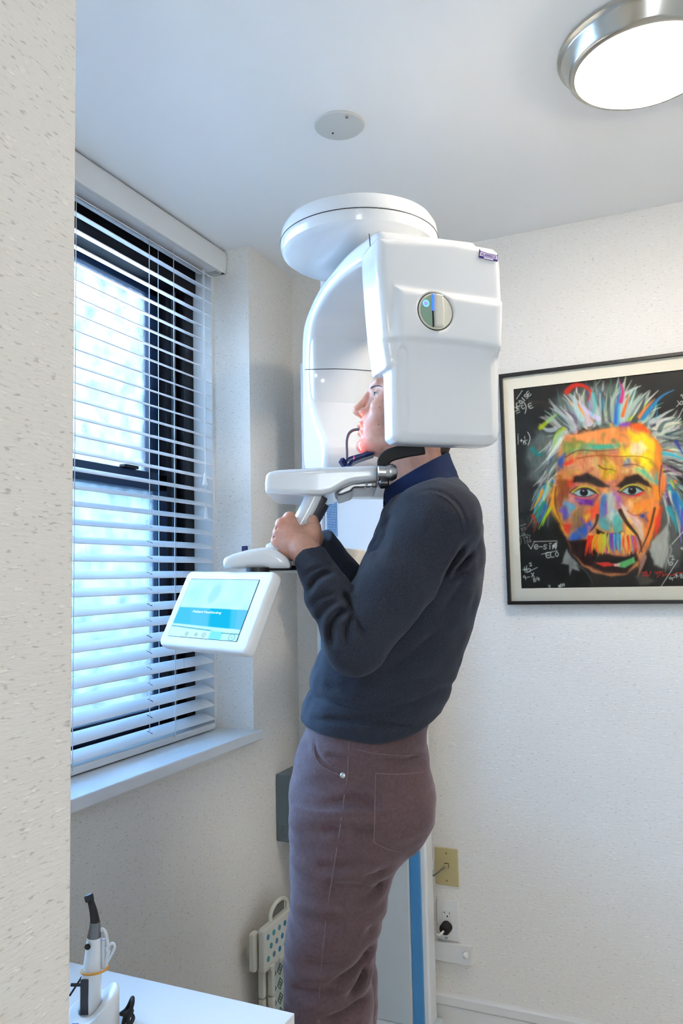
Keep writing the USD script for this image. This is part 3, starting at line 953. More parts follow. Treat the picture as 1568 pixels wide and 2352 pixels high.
obj('pivot', cyl(W(V(592, 1309, 1.47)) + [0, 0, .004], W(V(592, 1309, 1.47)) - [0, 0, .006], .022, n=28), BLACK, unit)

# touch screen
A, B, D = W(V(432, 1310, 1.545)), W(V(634, 1311, 1.395)), W(V(362, 1481, 1.49))
e1 = B - A
SWd = np.linalg.norm(e1)
e1 /= SWd
e2 = D - A
e2 -= e1 * (e2 @ e1)
SHt = np.linalg.norm(e2)
e2 /= SHt
SCR = Frame(A, e1, e2, np.cross(e1, e2))            # x right, y down the screen, z into the panel
if SCR.z @ fwd < 0:
    SCR.z = -SCR.z
rr_ = [(0, 0), (SWd, 0), (SWd, SHt), (0, SHt)]
rp = np.array(sg.Polygon(rr_).buffer(-.013).buffer(.013, 12).exterior.coords)[:-1]
scr = put('screen_housing', slab(SCR, rp, 2, 0.0, .024, .006, .0024), SATIN, unit, label='tilted white touch screen under the hood')
c4 = [SCR.pix(x, y, 2, -.0006)[:2] for x, y in ((444, 1330), (595, 1334), (542, 1475), (383, 1458))]
sx0, sx1 = (c4[0][0] + c4[3][0]) / 2, (c4[1][0] + c4[2][0]) / 2
sy0, sy1 = (c4[0][1] + c4[1][1]) / 2, (c4[2][1] + c4[3][1]) / 2
obj('bezel', obox(SCR, (sx0 - .0015, sy0 - .0015, -.0006), (sx1 + .0005, sy1 + .0005, .002)), M('bezel_dark', lin((30, 90, 120)), .4), scr)
# display picture, as coloured vertices of a flat grid
nu, nv = 150, 120
uu, vv_ = np.meshgrid(np.linspace(0, 1, nu), np.linspace(0, 1, nv))
C = np.zeros((nv, nu, 3))
C[:] = np.array([178, 236, 246]) + (RNG.normal(0, 1, 1) * 0)
nz = meshkit.fbm(np.stack([uu * 5, vv_ * 4, uu * 0], -1), 3, 5)[..., None]
C += (nz - .5) * np.array([34, 14, 10])


def blend(mask, col):
    global C
    C = C * (1 - mask[..., None]) + np.array(col, float) * mask[..., None]


sm = lambda d, s: 1 / (1 + np.exp(np.clip(d / s, -40, 40)))
blend(.5 * sm(np.hypot((uu - .44 + .1 * (vv_ - .3)) / .075, (vv_ - .25) / .17) - 1, .1), (130, 205, 220))
blend(.25 * sm(np.hypot((uu - .14) / .1, (vv_ - .28) / .14) - 1, .2), (140, 212, 222))
band = sm(.50 - vv_, .003) * sm(vv_ - (.80 + .03 * (uu - .5)), .003)
blend(band, (70, 188, 226))
blend(band * sm(np.abs(uu - .30 - .35 * (vv_ - .5)) - .13, .008) * .5, (96, 190, 236))
blend(band * sm(np.abs(uu - .62 - .25 * (vv_ - .5)) - .15, .008) * .8, (12, 172, 220))
blend(band * sm(np.abs(uu - .93 - .2 * (vv_ - .5)) - .07, .006) * .7, (104, 190, 238))
blend(sm(np.abs(vv_ - (.845 + .06 * (uu - .3))) - .006, .002) * sm(uu - .60, .01), (40, 140, 170))
blend(sm(.87 + .03 * uu - vv_, .003) * sm(uu - .60, .004), (190, 240, 248))
blend(sm(.87 - vv_, .003) * sm(np.abs(uu - .69) - .085, .004), (120, 220, 240))
blend(sm(np.abs(vv_ - .89) - .005, .002) * sm(.76 - uu, .004), (30, 120, 150))
for ux, rr2 in ((.27, .020), (.41, .017), (.525, .024), (.92, .040)):
    dd = np.hypot((uu - ux), (vv_ - .945) * .75)
    blend(.55 * sm(np.abs(dd - rr2) - .005, .002), (90, 140, 160))
    blend(.5 * sm(np.hypot(uu - ux, (vv_ - .945) * .75) - .008, .003), (80, 130, 160))
gx, gy = sx0 + uu * (sx1 - sx0), sy0 + vv_ * (sy1 - sy0)
gv = SCR.out(np.stack([gx, gy, np.full_like(gx, -.0012)], -1).reshape(-1, 3))


def gridfaces(nv, nu):
    i = np.arange(nv * nu).reshape(nv, nu)
    return np.stack([i[:-1, :-1], i[:-1, 1:], i[1:, 1:], i[1:, :-1]], -1).reshape(-1, 4)


obj('display', (gv, gridfaces(nv, nu)), painted('display_glow', .15, .95), scr, label='lit cyan display', normals=np.tile(-SCR.z, (len(gv), 1)), color=np.array(lin(C.reshape(-1, 3))))
tm = meshkit.text_mesh('Patient Positioning', .0042, .0002)
tm.vertices[:, 1] *= -1
tw = (sx1 - sx0) * .42
tm.vertices[:, 0] *= tw / tm.bounds[1][0]
tm.vertices = SCR.out(np.c_[tm.vertices[:, 0] + sx0 + (sx1 - sx0) * .23, tm.vertices[:, 1] + sy0 + (sy1 - sy0) * .585, -.0016 - tm.vertices[:, 2]])
tm.fix_normals()
obj('display_text', tm, M('display_white', (.6, .8, .9), .4, emit=((.75, .92, 1), .8)), scr)

# ================================================================== the man
from scipy.interpolate import PchipInterpolator
WM = 1.65                                  # distance of his middle plane
man = thing('person', 'man in charcoal sweater and plum trousers standing at the x-ray machine, gripping its handles', 'person', tuple(W([V(830, 1690, WM)[0], WM, 0])))


def Q(px, py, dw=0.0):
    return V(px, py, WM) + [0, dw, 0]


def plane2(P, a, b):
    n = np.array([-(b - a)[2], (b - a)[0]])
    n /= np.linalg.norm(n)
    return (P[0] - a[0]) * n[0] + (P[2] - a[2]) * n[1]


def loft(rows, w, half, pad=None, n=2.3, wc=None):
    """Upright tube: rows of (pixel y, left x, right x) read at distance w; half-depths per row. Returns f(P)."""
    zz = np.array([V((r[1] + r[2]) / 2, r[0], w)[2] for r in rows])
    ul = np.array([V(r[1], r[0], w)[0] for r in rows])
    ur = np.array([V(r[2], r[0], w)[0] for r in rows])
    o = np.argsort(zz)
    zz, ul, ur, hw = zz[o], ul[o], ur[o], np.asarray(half, float)[o]
    wcs = np.full(len(zz), w) if wc is None else np.asarray(wc, float)[o]
    I = [PchipInterpolator(zz, q) for q in (ul, ur, hw, wcs)]

    def f(P):
        z = np.clip(P[2], zz[0], zz[-1])
        a, b, c, ww = (i(z) for i in I)
        q = (np.abs((P[0] - (a + b) / 2) / ((b - a) / 2)) ** n + np.abs((P[1] - ww) / c) ** n) ** (1 / n)
        d = (q - 1) * np.minimum((b - a) / 2, c)
        over = np.maximum(P[2] - zz[-1], zz[0] - P[2])
        return np.maximum(d, over)
    return f, zz[0], zz[-1]


def crease2(lines, w, U, Z):
    """Sum of soft grooves along polylines given in pixels at distance w, on a (right, up) grid. lines: (points, width m, depth m)."""
    out = np.zeros(np.broadcast(U, Z).shape)
    for pts, sig, amp in lines:
        q = np.array([V(x, y, w)[[0, 2]] for x, y in pts])
        if len(q) > 2:
            q = spline(q, 12)
        d2 = np.full(out.shape, 9.0)
        L = len(q) - 1
        taper = np.ones(out.shape)
        for i in range(L):
            a, e = q[i], q[i + 1] - q[i]
            t = np.clip(((U - a[0]) * e[0] + (Z - a[1]) * e[1]) / (e @ e), 0, 1)
            dd = (U - a[0] - t * e[0]) ** 2 + (Z - a[1] - t * e[1]) ** 2
            m = dd < d2
            d2 = np.where(m, dd, d2)
            s = (i + t) / L
            taper = np.where(m, np.minimum(1, 3.5 * np.minimum(s, 1 - s) + .15), taper)
        dd_ = np.sqrt(d2) / sig
        out += amp * taper * (.45 * np.exp(-dd_ ** 2) + .75 * np.exp(-1.5 * dd_) - .22 * np.exp(-((dd_ - 2.0) / .9) ** 2))
    return out


def fold(P, sc, seed, oct_=2):
    """Value noise on broadcast grids for cloth unevenness."""
    A = np.stack(np.broadcast_arrays(P[0] * sc[0], P[1] * sc[1], P[2] * sc[2]), -1)
    return meshkit.fbm(A, oct_, seed) - .5


# ---- limbs: joints
SH, EL, WR = V(1003, 1196, 1.475), V(816, 1484, 1.425), V(712, 1280, 1.500)
SH2, EL2, WR2 = V(1003, 1196, 1.475) + [0, .345, 0], V(860, 1420, 1.90), V(735, 1245, 1.745)
torso_rows = [(1076, 950, 1030), (1092, 925, 1044), (1108, 908, 1056), (1130, 899, 1070), (1180, 880, 1091), (1230, 855, 1103), (1290, 830, 1104), (1350, 800, 1101), (1410, 772, 1090), (1460, 748, 1076), (1520, 722, 1053),
              (1570, 709, 1034), (1610, 703, 1018), (1640, 694, 1007), (1665, 688, 1003), (1685, 688, 998), (1706, 695, 985)]
torso_half = [.052, .062, .085, .125, .172, .188, .186, .180, .176, .172, .168, .165, .164, .165, .166, .164, .160]
torso_f, tz0, tz1 = loft(torso_rows, WM, torso_half, n=2.4)
HEM = [(680, 1686), (720, 1691), (790, 1700), (860, 1708), (930, 1696), (975, 1682), (1010, 1664)]
hemq = np.array([V(x, y, 1.5)[[0, 2]] for x, y in HEM])
hemf = PchipInterpolator(hemq[:, 0], hemq[:, 1])

near_creases = [
    ([(955, 1137), (985, 1132), (1012, 1140), (1040, 1162), (1056, 1192), (1063, 1230)], .0028, .0026),
    ([(1038, 1322), (1062, 1300), (1090, 1270)], .0050, .012), ([(1033, 1331), (1055, 1322), (1076, 1310)], .0055, .008), ([(1066, 1246), (1045, 1285), (1015, 1332)], .0055, .010),
    ([(808, 1398), (786, 1404), (768, 1418), (761, 1447), (764, 1478)], .0058, .016),
    ([(811, 1404), (800, 1428), (795, 1448), (797, 1470)], .0048, .014), ([(812, 1404), (824, 1432), (836, 1452)], .0055, .010),
    ([(786, 1360), (800, 1382), (812, 1402)], .006, .012),
    ([(702, 1320), (722, 1308), (745, 1300), (764, 1300)], .0038, .006),
    ([(712, 1357), (722, 1334), (740, 1320), (762, 1314)], .0058, .011),
    ([(720, 1388), (738, 1370), (770, 1362)], .006, .008), ([(735, 1430), (742, 1400), (775, 1378)], .007, .007),
    ([(700, 1618), (740, 1622), (790, 1632), (825, 1645)], .008, .005), ([(890, 1641), (930, 1630), (980, 1612)], .009, .006),
    ([(715, 1671), (760, 1664), (830, 1660), (900, 1668), (960, 1684)], .006, .0065),
    ([(870, 1560), (950, 1505), (1020, 1440)], .018, .008), ([(850, 1590), (930, 1570), (1015, 1560)], .016, .004),
    ([(1010, 1420), (1050, 1360), (1085, 1310)], .014, .006), ([(740, 1580), (800, 1600), (860, 1608)], .012, .004),
    ([(905, 1180), (880, 1210), (860, 1250)], .010, .006), ([(893, 1215), (874, 1245), (862, 1290)], .009, .005),
]


def sweater(P, inset=0.0, detail=True):
    t = torso_f(P)
    t = smin(t, capsule(P, SH + [-.005, .02, .0], SH2 + [-.005, -.02, .0], .070), .05)
    up = capsule(P, SH, SH * .5 + EL * .5, .077, .064)
    up = smin(up, capsule(P, SH * .5 + EL * .5, EL, .064, .054), .02)
    fa_ = capsule(P, EL, EL * .45 + WR * .55, .052, .042)
    fa_ = smin(fa_, capsule(P, EL * .45 + WR * .55, WR, .042, .0335), .015)
    arm = smin(up, fa_, .010)
    arm = np.maximum(arm, ((P[0] - WR[0]) * (WR - EL)[0] + (P[1] - WR[1]) * (WR - EL)[1] + (P[2] - WR[2]) * (WR - EL)[2]) / np.linalg.norm(WR - EL) - .004)
    up2 = smin(capsule(P, SH2, EL2, .076, .054), capsule(P, EL2, WR2, .052, .034), .010)
    up2 = np.maximum(up2, ((P[0] - WR2[0]) * (WR2 - EL2)[0] + (P[1] - WR2[1]) * (WR2 - EL2)[1] + (P[2] - WR2[2]) * (WR2 - EL2)[2]) / np.linalg.norm(WR2 - EL2) - .004)
    sh = np.clip((P[2] - (SH[2] - .09)) / .09, 0, 1)
    d = np.where(sh > 0, smin(t, arm, .006 + .030 * sh), smin(t, arm, .006))
    d = smin(d, up2, .02)
    if detail:
        c = crease2(near_creases, 1.46, P[0], P[2])
        d = d + 1.25 * c * np.clip((WM - .02 - P[1]) / .04, 0, 1)
        d = d + .010 * fold(P, (9, 9, 22), 3) * np.clip((tz1 - P[2]) / .15, 0, 1) + .004 * fold(P, (40, 40, 26), 9, 1)
        # rib at the hem bulges over the waistband
        hz = hemf(np.clip(P[0], hemq[0, 0], hemq[-1, 0]))
        d = d - .004 * np.exp(-((P[2] - hz - .035) / .016) ** 2) + .003 * np.exp(-((P[2] - hz - .062) / .006) ** 2)
        d = smax(d, hz - P[2], .010)
        d = smax(d, plane2(P, Q(905, 1149), Q(1046, 1100)) - .002, .006)
    return d + inset


KNIT = usdkit.material(stage, '/World/Looks/charcoal_knit', {
    'g': ('geometry', {}), 'mp': ('mapping', {'scale': (420, 420, 160)}), 'n1': ('noise_texture', {'scale': 1.0, 'detail': 2.0}),
    'n2': ('noise_texture', {'scale': 600.0, 'detail': 2.0}), 'r': ('rgb_ramp', {'ramp': [(.3, lin((38, 42, 51))), (.7, lin((57, 61, 71)))]}),
    'b': ('bump', {'strength': .35, 'distance': .0012}), 'p': ('principled_bsdf', {'roughness': .9, 'specular_ior_level': .15, 'sheen_weight': .12, 'sheen_roughness': .5, 'sheen_tint': (.55, .6, .7)})},
    [('g.position', 'mp.vector'), ('mp.vector', 'n1.vector'), ('g.position', 'n2.vector'), ('n2.fac', 'r.fac'), ('r.color', 'p.base_color'), ('n1.fac', 'b.height'), ('b.normal', 'p.normal')], surface='p.BSDF')
CORDU = usdkit.material(stage, '/World/Looks/plum_corduroy', {
    'g': ('geometry', {}), 'n2': ('noise_texture', {'scale': 160.0, 'detail': 4.0}), 'r': ('rgb_ramp', {'ramp': [(.3, lin((92, 73, 75))), (.7, lin((104, 84, 86)))]}),
    'mp': ('mapping', {'scale': (900, 900, 60)}), 'n1': ('noise_texture', {'scale': 1.0, 'detail': 2.0}),
    'b': ('bump', {'strength': .3, 'distance': .001}), 'p': ('principled_bsdf', {'roughness': .85, 'specular_ior_level': .15, 'sheen_weight': .35, 'sheen_roughness': .45, 'sheen_tint': (.7, .62, .7)})},
    [('g.position', 'n2.vector'), ('n2.fac', 'r.fac'), ('r.color', 'p.base_color'), ('g.position', 'mp.vector'), ('mp.vector', 'n1.vector'), ('n1.fac', 'b.height'), ('b.normal', 'p.normal')], surface='p.BSDF')
SKIN = usdkit.material(stage, '/World/Looks/skin', {
    'g': ('geometry', {}), 'n': ('noise_texture', {'scale': 55.0, 'detail': 4.0}), 'r': ('rgb_ramp', {'ramp': [(.3, lin((186, 136, 114))), (.7, lin((208, 158, 136)))]}),
    'n2': ('noise_texture', {'scale': 500.0, 'detail': 2.0}), 'b': ('bump', {'strength': .12, 'distance': .0006}),
    'p': ('principled_bsdf', {'roughness': .48, 'specular_ior_level': .4, 'subsurface_weight': .25, 'subsurface_scale': .006, 'subsurface_radius': (1, .35, .2)})},
    [('g.position', 'n.vector'), ('n.fac', 'r.fac'), ('r.color', 'p.base_color'), ('g.position', 'n2.vector'), ('n2.fac', 'b.height'), ('b.normal', 'p.normal')], surface='p.BSDF')
HAIR = M('dark_brown_hair', lin((44, 34, 30)), .5, bump=((700, 700, 120), .6, .003))
COLLAR = M('navy_cotton', lin((20, 36, 70)), .8, spec=.2, bump=((900, 900, 900), .2, .0008))

# ---- trousers
pel_rows = [(1600, 714, 995), (1660, 704, 978), (1700, 690, 976), (1740, 678, 982), (1790, 668, 985), (1850, 668, 978), (1900, 670, 958), (1945, 671, 930), (1985, 676, 900)]
pel_half = [.145, .150, .158, .165, .172, .176, .174, .165, .14]
pel_f, pz0, pz1 = loft(pel_rows, WM, pel_half, n=2.4)
leg_rows = [(1840, 672, 975), (1900, 671, 950), (1950, 669, 918), (2000, 667, 892), (2030, 667, 892), (2060, 666, 890), (2100, 662, 880), (2150, 657, 868), (2200, 654, 857), (2260, 652, 854), (2310, 651, 858), (2352, 651, 856), (2450, 660, 842), (2600, 672, 828), (2750, 676, 812), (2880, 680, 812)]
leg_half = [.085, .09, .092, .093, .093, .093, .09, .087, .083, .080, .079, .078, .074, .068, .062, .062]
leg_f, lz0, lz1 = loft(leg_rows, 1.558, leg_half, n=2.2)
leg2_rows = [(1840, 690, 975), (1900, 690, 950), (1950, 690, 915), (2000, 690, 888), (2060, 690, 884), (2150, 688, 866), (2200, 688, 862), (2240, 690, 868), (2290, 695, 869), (2352, 700, 866), (2450, 705, 850), (2600, 712, 836), (2750, 716, 822), (2880, 718, 820)]
leg2_half = [.085, .09, .092, .093, .093, .087, .083, .080, .079, .078, .074, .068, .062, .062]
leg2_f, _, _ = loft(leg2_rows, 1.742, leg2_half, n=2.2)
leg_creases = [
    ([(852, 2185), (828, 2225), (780, 2250), (752, 2262)], .010, .010), ([(842, 2240), (815, 2285), (795, 2305)], .009, .012), ([(845, 2312), (800, 2330), (740, 2345)], .010, .010),
    ([(665, 2290), (720, 2282), (780, 2284)], .011, .007), ([(880, 2045), (850, 2040), (800, 2030), (740, 2034)], .010, .004), ([(886, 2030), (850, 2060), (810, 2062)], .008, .006),
    ([(860, 1988), (830, 1978), (780, 1984), (720, 1990)], .009, .004), ([(740, 1908), (770, 1900), (790, 1906)], .007, .004), ([(730, 1852), (775, 1845), (820, 1838), (868, 1858)], .008, .004),
    ([(800, 1895), (840, 1905), (865, 1898)], .006, .003), ([(742, 1742), (780, 1745), (800, 1748)], .005, .003), ([(870, 1745), (920, 1755), (975, 1752)], .007, .0035),
    ([(690, 2110), (740, 2120), (800, 2112)], .012, .003), ([(885, 2000), (860, 2010), (830, 2006)], .008, .006), ([(720, 1712), (723, 1735), (738, 1756), (766, 1772), (786, 1781)], .003, .003),
    ([(851, 2130), (846, 2160)], .007, .004), ([(700, 2205), (740, 2215), (790, 2208)], .012, .004),
]


def trousers(P, inset=0.0, detail=True):
    d = smin(pel_f(P), smin(leg_f(P), leg2_f(P), .006), .025)
    d = smin(d, ellip(P, V(925, 1850, 1.575), (.062, .07, .085)), .03)
    d = smin(d, ellip(P, V(925, 1850, 1.735), (.062, .07, .085)), .03)
    if detail:
        c = crease2(leg_creases, 1.48, P[0], P[2])
        d = d + 1.7 * c * np.clip((WM - .03 - P[1]) / .04, 0, 1) + .010 * fold(P, (8, 8, 30), 21) + .003 * fold(P, (30, 30, 60), 23, 1)
        d = smax(d, P[2] - V(830, 1625, WM)[2], .006)
    return d + inset


def shoe(P, w, u0):
    b = ellip(P, (u0 - .045, w, .035), (.145, .05, .055))
    b = smin(b, ellip(P, (u0 + .03, w, .06), (.07, .042, .07)), .03)
    return np.maximum(b, .002 - P[2])


# ---- head and neck
face_rows = [(836, 892, .052, .075), (850, 880, .058, .078), (870, 867, .061, .080), (887, 855, .062, .080), (894, 852, .062, .078), (902, 851.5, .061, .074), (915, 852, .061, .070), (930, 849, .062, .066), (945, 845, .061, .062), (958, 837, .056, .056),
             (968, 830, .052, .052), (980, 826.5, .049, .048), (990, 826.5, .047, .046), (1000, 827, .045, .044), (1010, 828.5, .043, .042), (1020, 825, .040, .040), (1030, 825, .036, .040), (1038, 831, .032, .04)]
fz = np.array([Q(r[1], r[0])[2] for r in face_rows])[::-1]
fu = np.array([Q(r[1], r[0])[0] for r in face_rows])[::-1]
fh = np.array([r[2] for r in face_rows])[::-1]
fD = np.array([r[3] for r in face_rows])[::-1]
FI = [PchipInterpolator(fz, a) for a in (fu, fh, fD)]
neck_rows = [(1000, 880, 1030), (1055, 880, 1017), (1090, 890, 1022), (1120, 896, 1040), (1160, 890, 1065)]
neck_f, nz0, nz1 = loft(neck_rows, WM, [.052, .054, .056, .062, .075], n=2.0)
EYE_C = [Q(871, 914, s * .031) for s in (-1, 1)]


def head_f(P):
    z = np.clip(P[2], fz[0], fz[-1])
    uf, hw, D = (i(z) for i in FI)
    q = np.sqrt(((P[0] - uf - D) / D) ** 2 + ((P[1] - WM) / hw) ** 2)
    d = np.where(P[0] < uf + D, (q - 1) * np.minimum(D, hw), np.abs(P[1] - WM) - hw)
    d = np.maximum(d, P[0] - (uf + D + .03))
    over = np.maximum(P[2] - fz[-1], fz[0] - P[2])
    d = smax(d, over, .010)
    cran = ellip(P, Q(971, 888), (.096, .076, .098))
    d = smin(d, cran, .030)
    for s in (-1, 1):
        d = smin(d, capsule(P, Q(846, 1028, s * .016), Q(935, 1003, s * .053), .013, .017), .014)
        d = smin(d, capsule(P, Q(935, 1003, s * .053), Q(952, 950, s * .060), .017, .016), .014)
        d = smin(d, ellip(P, Q(886, 944, s * .046), (.034, .018, .020)), .022)
        d = smin(d, capsule(P, Q(855, 889, s * .010), Q(866, 886, s * .040), .0062, .0058), .010)
    d = smin(d, ellip(P, Q(905, 1018), (.06, .045, .026)), .02)
    # eye sockets, lids
    for s, c in zip((-1, 1), EYE_C):
        d = smax(d, -sphere(P, c + [-.0175, s * .001, .0005], .0125), .010)
        lid = sphere(P, c, .0134)
        ap = np.maximum(np.abs(P[2] - c[2] - .0005 + .12 * (P[0] - c[0])) - .0027, P[0] - c[0] + .002)
        lid = np.maximum(lid, -ap)
        d = smin(d, lid, .003)
    # nose
    nose = capsule(P, Q(856, 897), Q(822.5, 940), .0086, .0092)
    nose = smin(nose, sphere(P, Q(819.8, 942.5), .0102), .006)
    nose = smin(nose, capsule(P, Q(822, 951), Q(834, 960), .0048, .005), .004)
    for s in (-1, 1):
        nose = smin(nose, ellip(P, Q(835, 950, s * .0105), (.0105, .0066, .0085)), .005)
        nose = smin(nose, capsule(P, Q(862, 915, s * .006), Q(842, 948, s * .012), .007, .008), .008)
    d = smin(d, nose, .007)
    for s in (-1, 1):
        d = smax(d, -ellip(P, Q(825.5, 955.5, s * .0072), (.0062, .0036, .0036)), .0016)
    # lips, chin
    d = smin(d, ellip(P, Q(829.5, 977), (.0098, .023, .0072)), .004)
    d = smin(d, ellip(P, Q(830, 995.5), (.0088, .021, .0070)), .004)
    d = smin(d, ellip(P, Q(837.5, 1025), (.0186, .024, .0140)), .010)
    for s in (-1, 1):
        d = smax(d, -capsule(P, Q(815, 985.5), Q(835, 985, s * .0225), .0013, .0010), .0016)
    d = smin(d, neck_f(P), .022)
    for s in (-1, 1):
        ear = ellip(P, Q(955, 925, s * .078), (.017, .007, .030))
        ear = smax(ear, -ellip(P, Q(953, 922, s * .086), (.010, .006, .02)), .003)
        d = smin(d, ear, .004)
    return d


# ---- hands: five separate fingers closed round the slanted grips
def hand_f(P, mir=False):
    if mir:
        P = (P[0], 2 * 1.6225 - P[1], P[2])
    w0 = 1.545

    def K(px, py, dw):
        return V(px, py, 1.51) + [0, w0 + dw - 1.51, 0]
    wrist, heel = K(703, 1268, -.044), K(692, 1256, -.040)
    mcp = [K(664, 1189, -.033), K(646.5, 1204, -.037), K(640, 1224, -.036), K(634, 1242, -.031)]
    rad = [.0112, .0114, .0108, .0098]
    d = capsule(P, wrist + (wrist - heel) * 3.2, wrist, .027, .0265)
    palm = capsule(P, heel, K(664, 1230, -.036), .023, .018)
    for m_, r_ in zip(mcp, rad):
        palm = smin(palm, capsule(P, heel + [0, -.002, 0], m_, .0145, r_), .010)
    palm = smin(palm, ellip(P, K(708, 1232, -.031), (.020, .015, .026)), .012)
    palm = smin(palm, ellip(P, K(664, 1258, -.030), (.022, .014, .022)), .012)
    d = smin(d, palm, .014)
    for k, (m_, r_) in enumerate(zip(mcp, rad)):
        ln = (1.0, 1.08, 1.02, .86)[k]
        sl = np.array([0, 0, -.003 * k])
        pip = m_ + np.array([-.0015, .041 * ln, -.002]) + sl * .3
        dip = pip + np.array([.021 * ln, .0075, .004])
        tip = dip + np.array([.0150, -.0085, .005])
        fg = capsule(P, m_, pip, r_ * .93, r_ * .86)
        fg = smin(fg, capsule(P, pip, dip, r_ * .86, r_ * .80), .0015)
        fg = smin(fg, capsule(P, dip, tip, r_ * .80, r_ * .66), .0015)
        d = smin(d, fg, .0055)
    cmc, tm_, ti, tt = K(712, 1256, -.036), K(722.5, 1222, -.030), K(718, 1193, -.014), K(701, 1176, .010)
    th = smin(capsule(P, cmc, tm_, .0135, .0118), capsule(P, tm_, ti, .0112, .0102), .003)
    th = smin(th, capsule(P, ti, tt, .0098, .0080), .002)
    d = smin(d, th, .0045)
    # hollows between knuckles, tendons
    for a, b in ((0, 1), (1, 2), (2, 3)):
        v_ = (mcp[a] + mcp[b]) / 2 + [-.004, -.006, 0]
        d = smax(d, -capsule(P, v_ + [-.002, -.001, 0], v_ + [.000, .012, 0], .0012), .005)
    for m_ in mcp[:3]:
        q0_, q1_ = m_ + [.004, -.009, -.004], m_ * .55 + heel * .45 + [0, -.014, 0]
        d = d - .0011 * np.exp(-(capsule(P, q0_, q1_, 0.0) / .003) ** 2)
    return d


def to_man(vqn):
    from manifold3d import Manifold, Mesh as MMesh
    f = np.vstack([vqn[1][:, [0, 1, 2]], vqn[1][:, [0, 2, 3]]])
    return Manifold(MMesh(np.ascontiguousarray(vqn[0], np.float32), np.ascontiguousarray(f, np.uint32)))


hb = sdf_mesh(lambda x, y, z: head_f((x, y, z)), (Q(800, 900)[0] - .01, WM - .1, Q(900, 1150)[2]), (Q(1090, 900)[0] + .01, WM + .1, Q(900, 770)[2] + .02), .0021)
hlo, hhi = V(608, 1320, 1.50), V(765, 1140, 1.50)
h1 = sdf_mesh(lambda x, y, z: hand_f((x, y, z)), (hlo[0], 1.455, hlo[2] - .03), (hhi[0] + .03, 1.625, hhi[2]), .0020)
h2 = sdf_mesh(lambda x, y, z: hand_f((x, y, z), True), (hlo[0], 3.245 - 1.625, hlo[2] - .03), (hhi[0] + .03, 3.245 - 1.455, hhi[2]), .0026)


def inner(x, y, z):
    P = (x, y, z)
    d = smin(np.maximum(sweater(P, .022, False), V(830, 1620, WM)[2] - z), trousers(P, .034, False), .01)
    for (w, hh_) in ((1.558, V(740, 2750, 1.558)), (1.742, V(765, 2750, 1.742))):
        d = np.minimum(d, capsule(P, (hh_[0], w, .40), (hh_[0], w, .07), .045, .035))
    return d


ib = sdf_mesh(inner, (-.22, 1.34, .03), (.34, 2.0, 1.62), .012)
try:
    U = to_man(hb)
    for x in (h1, h2, ib):
        U = U + to_man(x)
    mm = U.to_mesh()
    bv_, bf_ = np.asarray(mm.vert_properties[:, :3], float), np.asarray(mm.tri_verts)
    if len(bf_) < 1000:
        raise ValueError
except Exception:
    allv, allf, n0 = [], [], 0
    for x in (hb, h1, h2, ib):
        allv.append(x[0])
        allf.append(x[1] + n0)
        n0 += len(x[0])
    bv_, bf_ = np.vstack(allv), np.vstack(allf)
body = obj('body', (bv_, bf_), SKIN, man, smooth=60, label='bare skin of the face, neck and hands')

swm = sdf_mesh(lambda x, y, z: sweater((x, y, z)), (-.20, 1.33, V(860, 1712, 1.5)[2] - .02), (.335, 2.0, V(990, 1076, WM)[2] + .02), .0036)
put('sweater', swm, KNIT, man, label='charcoal knitted sweater')
trm = sdf_mesh(lambda x, y, z: trousers((x, y, z)), (-.20, 1.43, .045), (.24, 1.87, V(830, 1615, WM)[2] + .01), .0040)
put('trousers', trm, CORDU, man, label='plum brown corduroy trousers')
for w, hh_ in ((1.558, V(748, 2850, 1.558)), (1.742, V(770, 2850, 1.742))):
    put('shoe', sdf_mesh(lambda x, y, z: shoe((x, y, z), w, hh_[0]), (hh_[0] - .21, w - .07, -.01), (hh_[0] + .12, w + .07, .15), .006), M('dark_shoe', lin((40, 36, 34)), .5), man)

# collar
c_top, c_bot = (Q(907, 1114), Q(1012, 1055)), (Q(904, 1152), Q(1046, 1102))


def collar(x, y, z):
    P = (x, y, z)
    top = plane2(P, *c_top)
    bot = plane2(P, *c_bot)
    t = np.clip(-top / .04, 0, 1)
    sag = .010 * np.clip((WM - P[1]) / .06, -1, 1) ** 2
    sh = np.abs(neck_f(P) - (.009 + .011 * t)) - .0028
    return smax(smax(sh, top - .004 + 0 * sag, .003), -(bot + sag * .6), .003)


put('shirt_collar', sdf_mesh(collar, (Q(880, 1100)[0], WM - .12, Q(950, 1175)[2]), (Q(1075, 1100)[0], WM + .12, Q(950, 1045)[2]), .0024), COLLAR, man, label='dark blue polo shirt collar')

# hair, eyebrows, eyes
hl = [(862, 812), (871, 850), (905, 862), (935, 880), (948, 935), (962, 985), (985, 1030), (1000, 1052)]
hlq = np.array([Q(x, y)[[0, 2]] for x, y in hl])
hpoly = np.vstack([hlq, [[.6, hlq[-1, 1]], [.6, hlq[0, 1] + .3], [hlq[0, 0], hlq[0, 1] + .3]]])


def hair(x, y, z):
    P = (x, y, z)
    d = ellip(P, Q(973, 884), (.102, .082, .106))
    d = smin(d, capsule(P, Q(1005, 960), Q(998, 1032), .045, .030), .03)
    d = d + .006 * fold(P, (60, 60, 30), 31)
    return smax(d, poly_sdf(hpoly, P[0], P[2]), .006)


put('hair', sdf_mesh(hair, (Q(850, 900)[0], WM - .1, Q(950, 1060)[2]), (Q(1100, 900)[0], WM + .1, Q(950, 765)[2] + .02), .003), HAIR, man, label='short dark brown hair')


